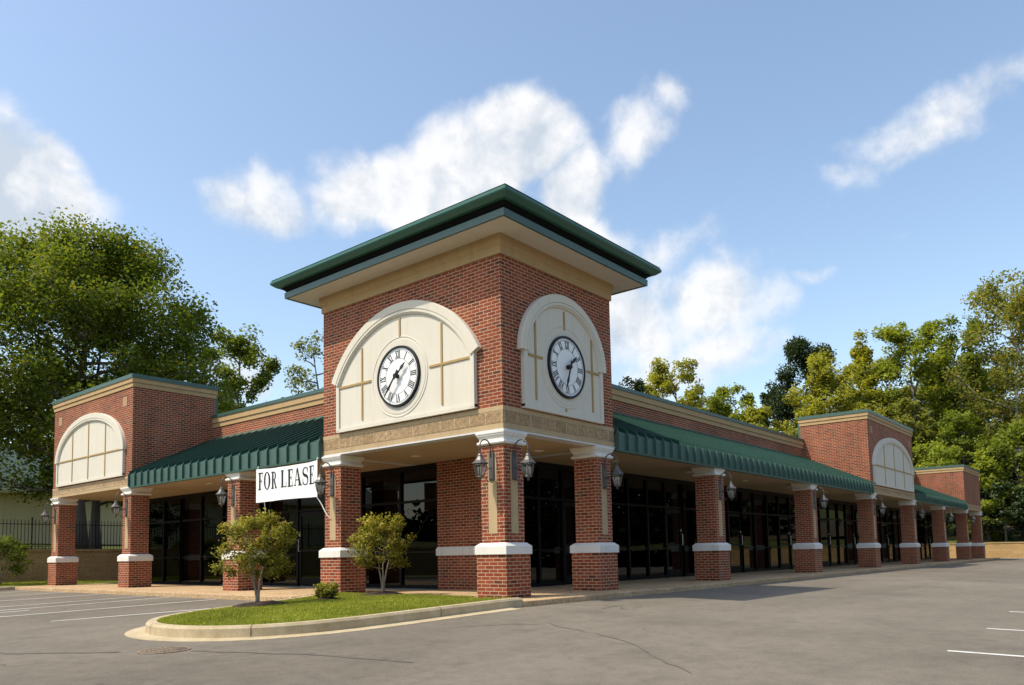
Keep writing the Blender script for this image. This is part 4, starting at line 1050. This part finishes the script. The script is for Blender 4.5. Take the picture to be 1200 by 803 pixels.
gR = 'trees of the wood behind the right wing'
FOREST = [
 ('dark_tree', 56.3, 30.2, 17.0, 2.3, 'oval', 'dark', 'small dark tree top right beside the clock tower wall', .25),
 ('poplar_tree', 60.1, 27.5, 19.0, 3.1, 'tall', 'yellow', 'tall yellow-green tree standing alone above the roof right of the clock tower', .22),
 ('scrub_tree', 67.1, 27.0, 15.8, 2.4, 'oval', 'olive', 'thin olive tree top right of the lone yellow-green tree', .3),
 ('scrub_tree', 66.2, 23.9, 16.2, 3.0, 'oval', 'lime', 'light green tree above the middle of the long awning roof', .25),
 ('scrub_tree', 63.4, 20.2, 13.4, 2.5, 'oval', 'yellow', 'low yellowish tree left of the big dark tree', .2),
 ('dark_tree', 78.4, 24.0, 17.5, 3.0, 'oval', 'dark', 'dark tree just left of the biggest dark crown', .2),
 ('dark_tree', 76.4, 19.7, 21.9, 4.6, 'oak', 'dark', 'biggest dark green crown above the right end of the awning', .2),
 ('poplar_tree', 65.6, 13.9, 18.1, 3.4, 'oval', 'yellow', 'broad yellow-green tree in front of the big dark crown', .15),
 ('poplar_tree', 70.3, 12.2, 20.4, 2.8, 'spire', 'yellow', 'pointed yellow tree over the left part of the far pavilion', .15),
 ('maple_tree', 73.2, 8.5, 20.6, 3.8, 'tall', 'lime', 'tall bright green tree directly above the far pavilion', .25),
 ('scrub_tree', 80.5, 12.7, 18.5, 3.2, 'oval', 'rust', 'rust-tinged tree behind between the pointed yellow and the bright green tree', .2),
 ('maple_tree', 75.9, 5.1, 20.8, 3.0, 'tall', 'green', 'slim green tree right of the far pavilion with gaps showing sky', .3),
 ('birch_tree', 68.5, -.4, 22.6, 4.2, 'oval', 'rust', 'tallest sparse tree at the right edge with pale trunk and orange leaves', .3),
 ('birch_tree', 80.7, -1.6, 24.2, 4.8, 'oval', 'olive', 'tall olive tree behind the tallest sparse tree at the right edge', .25),
 ('scrub_tree', 85.4, 8.4, 17.5, 4.0, 'oval', 'green', 'mid green tree deep in the wood behind the slim green tree', .1),
 ('scrub_tree', 86.1, 4.4, 17.9, 4.0, 'oval', 'olive', 'olive tree deep in the wood left of the tallest tree', .1),
 ('understory_tree', 60.8, 15.9, 10.4, 2.3, 'oval', 'olive', 'short olive tree behind the left corner of the far pavilion', .15),
 ('understory_tree', 61.7, 4.9, 8.1, 2.7, 'oval', 'lime', 'short lime green tree above the plain end block', .1),
 ('understory_tree', 60.6, 1.2, 7.4, 2.5, 'spire', 'lime', 'lime pointed young pine right of the plain end block', .05),
 ('understory_tree', 62.5, -.8, 8.9, 2.5, 'oval', 'green', 'round green understory tree near the right edge', .1),
 ('understory_tree', 65.2, 7.6, 12.3, 2.9, 'oval', 'olive', 'olive understory tree behind the arch of the far pavilion', .1),
 ('understory_tree', 66.0, 3.5, 11.0, 2.7, 'oval', 'green', 'green understory tree in front of the slim green tree', .1),
 ('understory_tree', 64.7, -2.9, 10.8, 2.9, 'oval', 'olive', 'olive understory tree at the right edge under the tallest tree', .1),
 ('understory_tree', 64.4, 10.9, 12.7, 2.9, 'oval', 'yellow', 'yellowish understory tree below the pointed yellow tree', .1),
 ('bush_tree', 60.2, .0, 4.6, 1.7, 'oval', 'dark', 'dark bush on the bank above the far right wall', .05),
 ('bush_tree', 61.0, -1.9, 4.0, 1.8, 'oval', 'dark', 'dark bush at the right edge above the wall', .05),
 ('bush_tree', 61.0, 2.3, 4.4, 1.7, 'oval', 'dark', 'dark bush on the bank just right of the last column', .05),
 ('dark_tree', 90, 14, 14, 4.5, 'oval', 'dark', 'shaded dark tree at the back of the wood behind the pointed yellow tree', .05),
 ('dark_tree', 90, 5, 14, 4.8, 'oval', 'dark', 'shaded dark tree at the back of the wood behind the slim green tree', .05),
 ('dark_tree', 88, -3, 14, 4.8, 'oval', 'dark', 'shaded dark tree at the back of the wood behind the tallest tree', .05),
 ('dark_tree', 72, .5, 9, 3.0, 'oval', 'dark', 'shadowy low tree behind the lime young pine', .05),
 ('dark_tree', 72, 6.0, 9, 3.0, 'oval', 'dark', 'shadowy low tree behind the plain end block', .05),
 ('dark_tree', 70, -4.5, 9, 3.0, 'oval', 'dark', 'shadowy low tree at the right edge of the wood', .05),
]
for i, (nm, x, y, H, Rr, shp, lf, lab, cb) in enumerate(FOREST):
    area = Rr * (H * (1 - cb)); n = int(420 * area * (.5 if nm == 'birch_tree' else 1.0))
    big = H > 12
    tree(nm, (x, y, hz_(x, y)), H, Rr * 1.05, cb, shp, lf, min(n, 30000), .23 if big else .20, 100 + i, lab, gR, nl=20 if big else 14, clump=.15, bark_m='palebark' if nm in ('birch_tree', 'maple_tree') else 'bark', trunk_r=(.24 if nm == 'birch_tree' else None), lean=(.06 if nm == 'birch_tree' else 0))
# a far-off wood behind the photographer: only seen as a tree line mirrored in the dark glass
rs = np.random.default_rng(77); cen = []; sg = []
for k in range(260):
    a = R_(95 + 252 * k / 260); d = rs.uniform(70, 95); hgt = rs.uniform(7, 11) * (.62 if a < R_(140) else 1.0 if a < R_(285) else 1.7)
    for z in np.arange(.3, hgt, 1.6): cen.append((d * math.cos(a) + rs.normal(), d * math.sin(a) + rs.normal(), z)); sg.append(2.2 * (1.1 - z / hgt * .6))
me = leaves_mesh('distant_wood', cen, sg, [1] * len(cen), 120000, .95, rs); me.materials.append(M['backwood'])
dw = link(bpy.data.objects.new('distant_wood', me)); tag(dw, 'distant dark tree line beyond the parking lot', 'wood', kind='stuff')

# ------------------------------------------------------------------ light
sd = Vector((4.5, -2.25, -7.67)).normalized()
sun = bpy.data.lights.new('sun', 'SUN'); sun.energy = 3.3; sun.angle = R_(.6); sun.color = (1.0, .91, .75)
so = link(bpy.data.objects.new('sun', sun)); so.rotation_euler = sd.to_track_quat('-Z', 'Y').to_euler(); so.location = (-20, 10, 40)
elev = math.asin(-sd.z); azm = math.atan2(-sd.x, -sd.y)         # clockwise from +Y
w = bpy.data.worlds.new('World'); sc.world = w; w.use_nodes = True; nt = w.node_tree; nt.nodes.clear()
def N(t, **k):
    n = nt.nodes.new(t)
    for a, v in k.items(): setattr(n, a, v)
    return n
def LK(a, b): nt.links.new(a, b)
def MA(op, a, b=0.0, c=None):
    n = N('ShaderNodeMath', operation=op)
    for i, v in enumerate((a, b) + ((c,) if c is not None else ())):
        if hasattr(v, 'type'): LK(v, n.inputs[i])
        else: n.inputs[i].default_value = v
    return n.outputs[0]
sky = N('ShaderNodeTexSky', sky_type='NISHITA'); sky.sun_disc = False; sky.sun_elevation = elev; sky.sun_rotation = azm
sky.altitude = 100; sky.air_density = 1.1; sky.dust_density = 1.7; sky.ozone_density = 2.6
bg = N('ShaderNodeBackground'); bg.inputs['Strength'].default_value = .15
tint = N('ShaderNodeMix', data_type='RGBA', blend_type='MULTIPLY'); tint.inputs[0].default_value = 1; LK(sky.outputs[0], tint.inputs[6]); tint.inputs[7].default_value = (1.33, 1.25, 1.13, 1); LK(tint.outputs[2], bg.inputs['Color'])
tc = N('ShaderNodeTexCoord'); sp = N('ShaderNodeSeparateXYZ'); LK(tc.outputs['Generated'], sp.inputs[0])
az = MA('ARCTAN2', sp.outputs[1], sp.outputs[0]); el = MA('ARCSINE', sp.outputs[2])
cmb0 = N('ShaderNodeCombineXYZ'); LK(az, cmb0.inputs[0]); LK(el, cmb0.inputs[1])
wn = N('ShaderNodeTexNoise'); wn.inputs['Scale'].default_value = 5.5; wn.inputs['Detail'].default_value = 3; LK(tc.outputs['Generated'], wn.inputs['Vector'])
ws = N('ShaderNodeVectorMath', operation='SUBTRACT'); LK(wn.outputs['Color'], ws.inputs[0]); ws.inputs[1].default_value = (.5, .5, .5)
wm = N('ShaderNodeVectorMath', operation='MULTIPLY'); LK(ws.outputs[0], wm.inputs[0]); wm.inputs[1].default_value = (.16, .12, 0)
cmb = N('ShaderNodeVectorMath', operation='ADD'); LK(cmb0.outputs[0], cmb.inputs[0]); LK(wm.outputs[0], cmb.inputs[1])
# cumulus banks: azimuth, elevation, half sizes, tilt, weight
CL_ = [(.735, .470, .11, .066, -.15, 1.3), (.665, .490, .08, .060, 0, 1.3), (.77, .50, .05, .05, .3, .9), (.80, .44, .11, .05, .1, 1.3), (.88, .425, .08, .035, .1, .75), (.99, .425, .075, .045, 0, .74),
       (.515, .505, .065, .060, .5, .72), (.46, .535, .040, .030, .4, .52), (.585, .435, .05, .06, 0, 1.3), (.56, .38, .05, .07, 0, .95), (.49, .375, .11, .045, 0, .62), (.43, .305, .12, .055, .1, .84), (.52, .30, .10, .08, 0, .9), (.45, .25, .13, .045, 0, .66), (.39, .305, .06, .03, .2, .66), (.52, .22, .10, .05, 0, .6),
       (.165, .447, .11, .040, -.25, .60), (.235, .425, .040, .018, -.2, .46), (.09, .47, .08, .025, -.15, .50), (.30, .315, .03, .012, 0, .44), (.22, .34, .05, .012, 0, .30),
       (1.285, .385, .13, .10, .25, 1.0), (1.235, .435, .045, .035, .5, .85), (1.22, .37, .05, .06, 0, .8), (1.02, .215, .07, .03, 0, .6), (1.32, .20, .14, .06, 0, .6), (.62, .20, .1, .03, 0, .4), (1.05, .16, .3, .03, 0, .4)]
acc = None
for a0, e0, ra, re, rot, wt in CL_:
    mp = N('ShaderNodeMapping', vector_type='TEXTURE'); LK(cmb.outputs[0], mp.inputs[0])
    mp.inputs['Location'].default_value = (a0, e0, 0); mp.inputs['Rotation'].default_value = (0, 0, rot); mp.inputs['Scale'].default_value = (ra, re, 1)
    ln = N('ShaderNodeVectorMath', operation='LENGTH'); LK(mp.outputs[0], ln.inputs[0])
    mr = N('ShaderNodeMapRange', interpolation_type='SMOOTHSTEP'); LK(ln.outputs['Value'], mr.inputs['Value'])
    mr.inputs['From Min'].default_value = 1.55; mr.inputs['From Max'].default_value = 0.0; mr.inputs['To Min'].default_value = 0; mr.inputs['To Max'].default_value = wt
    acc = mr.outputs[0] if acc is None else MA('MAXIMUM', acc, mr.outputs[0])
def fbm(scale, off, detail=9, rough=.62):
    n = N('ShaderNodeTexNoise'); n.inputs['Scale'].default_value = scale; n.inputs['Detail'].default_value = detail; n.inputs['Roughness'].default_value = rough; n.inputs['Distortion'].default_value = .12
    v = N('ShaderNodeVectorMath', operation='ADD'); LK(tc.outputs['Generated'], v.inputs[0]); v.inputs[1].default_value = off; LK(v.outputs[0], n.inputs['Vector']); return n.outputs['Fac']
n1 = fbm(9, (3, 1, 2), 11, .58); n2 = fbm(9, (3 - .016, 1 + .006, 2 + .022), 11, .58); n3 = fbm(3.5, (1, 7, 3), 4)
n4 = fbm(34, (5, 2, 9), 6, .6)
dens = MA('ADD', acc, MA('ADD', MA('MULTIPLY', MA('SUBTRACT', n1, .5), 1.25), MA('MULTIPLY', MA('SUBTRACT', n4, .5), .30)))
cov = N('ShaderNodeMapRange', interpolation_type='SMOOTHSTEP'); LK(dens, cov.inputs['Value']); cov.inputs['From Min'].default_value = .24; cov.inputs['From Max'].default_value = .80; cov.inputs['To Max'].default_value = .96
lit = MA('ADD', MA('MULTIPLY', MA('SUBTRACT', n1, n2), 2.2), .62); lit = MA('ADD', lit, MA('MULTIPLY', MA('SUBTRACT', n3, .5), .5))
gm = N('ShaderNodeMapping', vector_type='TEXTURE'); LK(cmb.outputs[0], gm.inputs[0]); gm.inputs['Location'].default_value = (1.31, .36, 0); gm.inputs['Scale'].default_value = (.11, .10, 1)
gl_ = N('ShaderNodeVectorMath', operation='LENGTH'); LK(gm.outputs[0], gl_.inputs[0])
gr = N('ShaderNodeMapRange', interpolation_type='SMOOTHSTEP'); LK(gl_.outputs['Value'], gr.inputs['Value']); gr.inputs['From Min'].default_value = 1.3; gr.inputs['From Max'].default_value = .3; gr.inputs['To Max'].default_value = .42
lit = MA('SUBTRACT', lit, gr.outputs[0])
cr = N('ShaderNodeValToRGB'); LK(lit, cr.inputs['Fac']); e = cr.color_ramp.elements
e[0].position = .30; e[0].color = (.60, .67, .76, 1); e[1].position = .75; e[1].color = (.96, .96, .97, 1)
bgc = N('ShaderNodeBackground'); LK(cr.outputs[0], bgc.inputs['Color']); bgc.inputs['Strength'].default_value = .77
mx = N('ShaderNodeMixShader'); LK(cov.outputs[0], mx.inputs[0]); LK(bg.outputs[0], mx.inputs[1]); LK(bgc.outputs[0], mx.inputs[2])
wo = N('ShaderNodeOutputWorld'); LK(mx.outputs[0], wo.inputs['Surface'])

# ------------------------------------------------------------------ camera
cam = bpy.data.cameras.new('camera'); co = link(bpy.data.objects.new('camera', cam)); sc.camera = co
yaw, pit, rol = .7066553, .0795251, -.0178594
F = Vector((math.cos(yaw) * math.cos(pit), math.sin(yaw) * math.cos(pit), math.sin(pit))); Rt = Vector((math.sin(yaw), -math.cos(yaw), 0)); U = Rt.cross(F)
R2 = Rt * math.cos(rol) + U * math.sin(rol); U2 = -Rt * math.sin(rol) + U * math.cos(rol)
mat = Matrix((R2, U2, -F)).transposed().to_4x4(); mat.translation = (-10.991, -9.1128, .8048); co.matrix_world = mat
cam.sensor_width = 36; cam.sensor_fit = 'HORIZONTAL'; cam.lens = 914.31 / 1200 * 36; cam.shift_x = 21.42 / 1200; cam.shift_y = 176.03 / 1200
cam.clip_start = .05; cam.clip_end = 5000
sc.view_settings.view_transform = 'Standard'; sc.view_settings.look = 'None'; sc.view_settings.gamma = 1; sc.view_settings.exposure = .46
sc.cycles.max_bounces = 6; sc.cycles.transparent_max_bounces = 12; sc.cycles.use_denoising = True
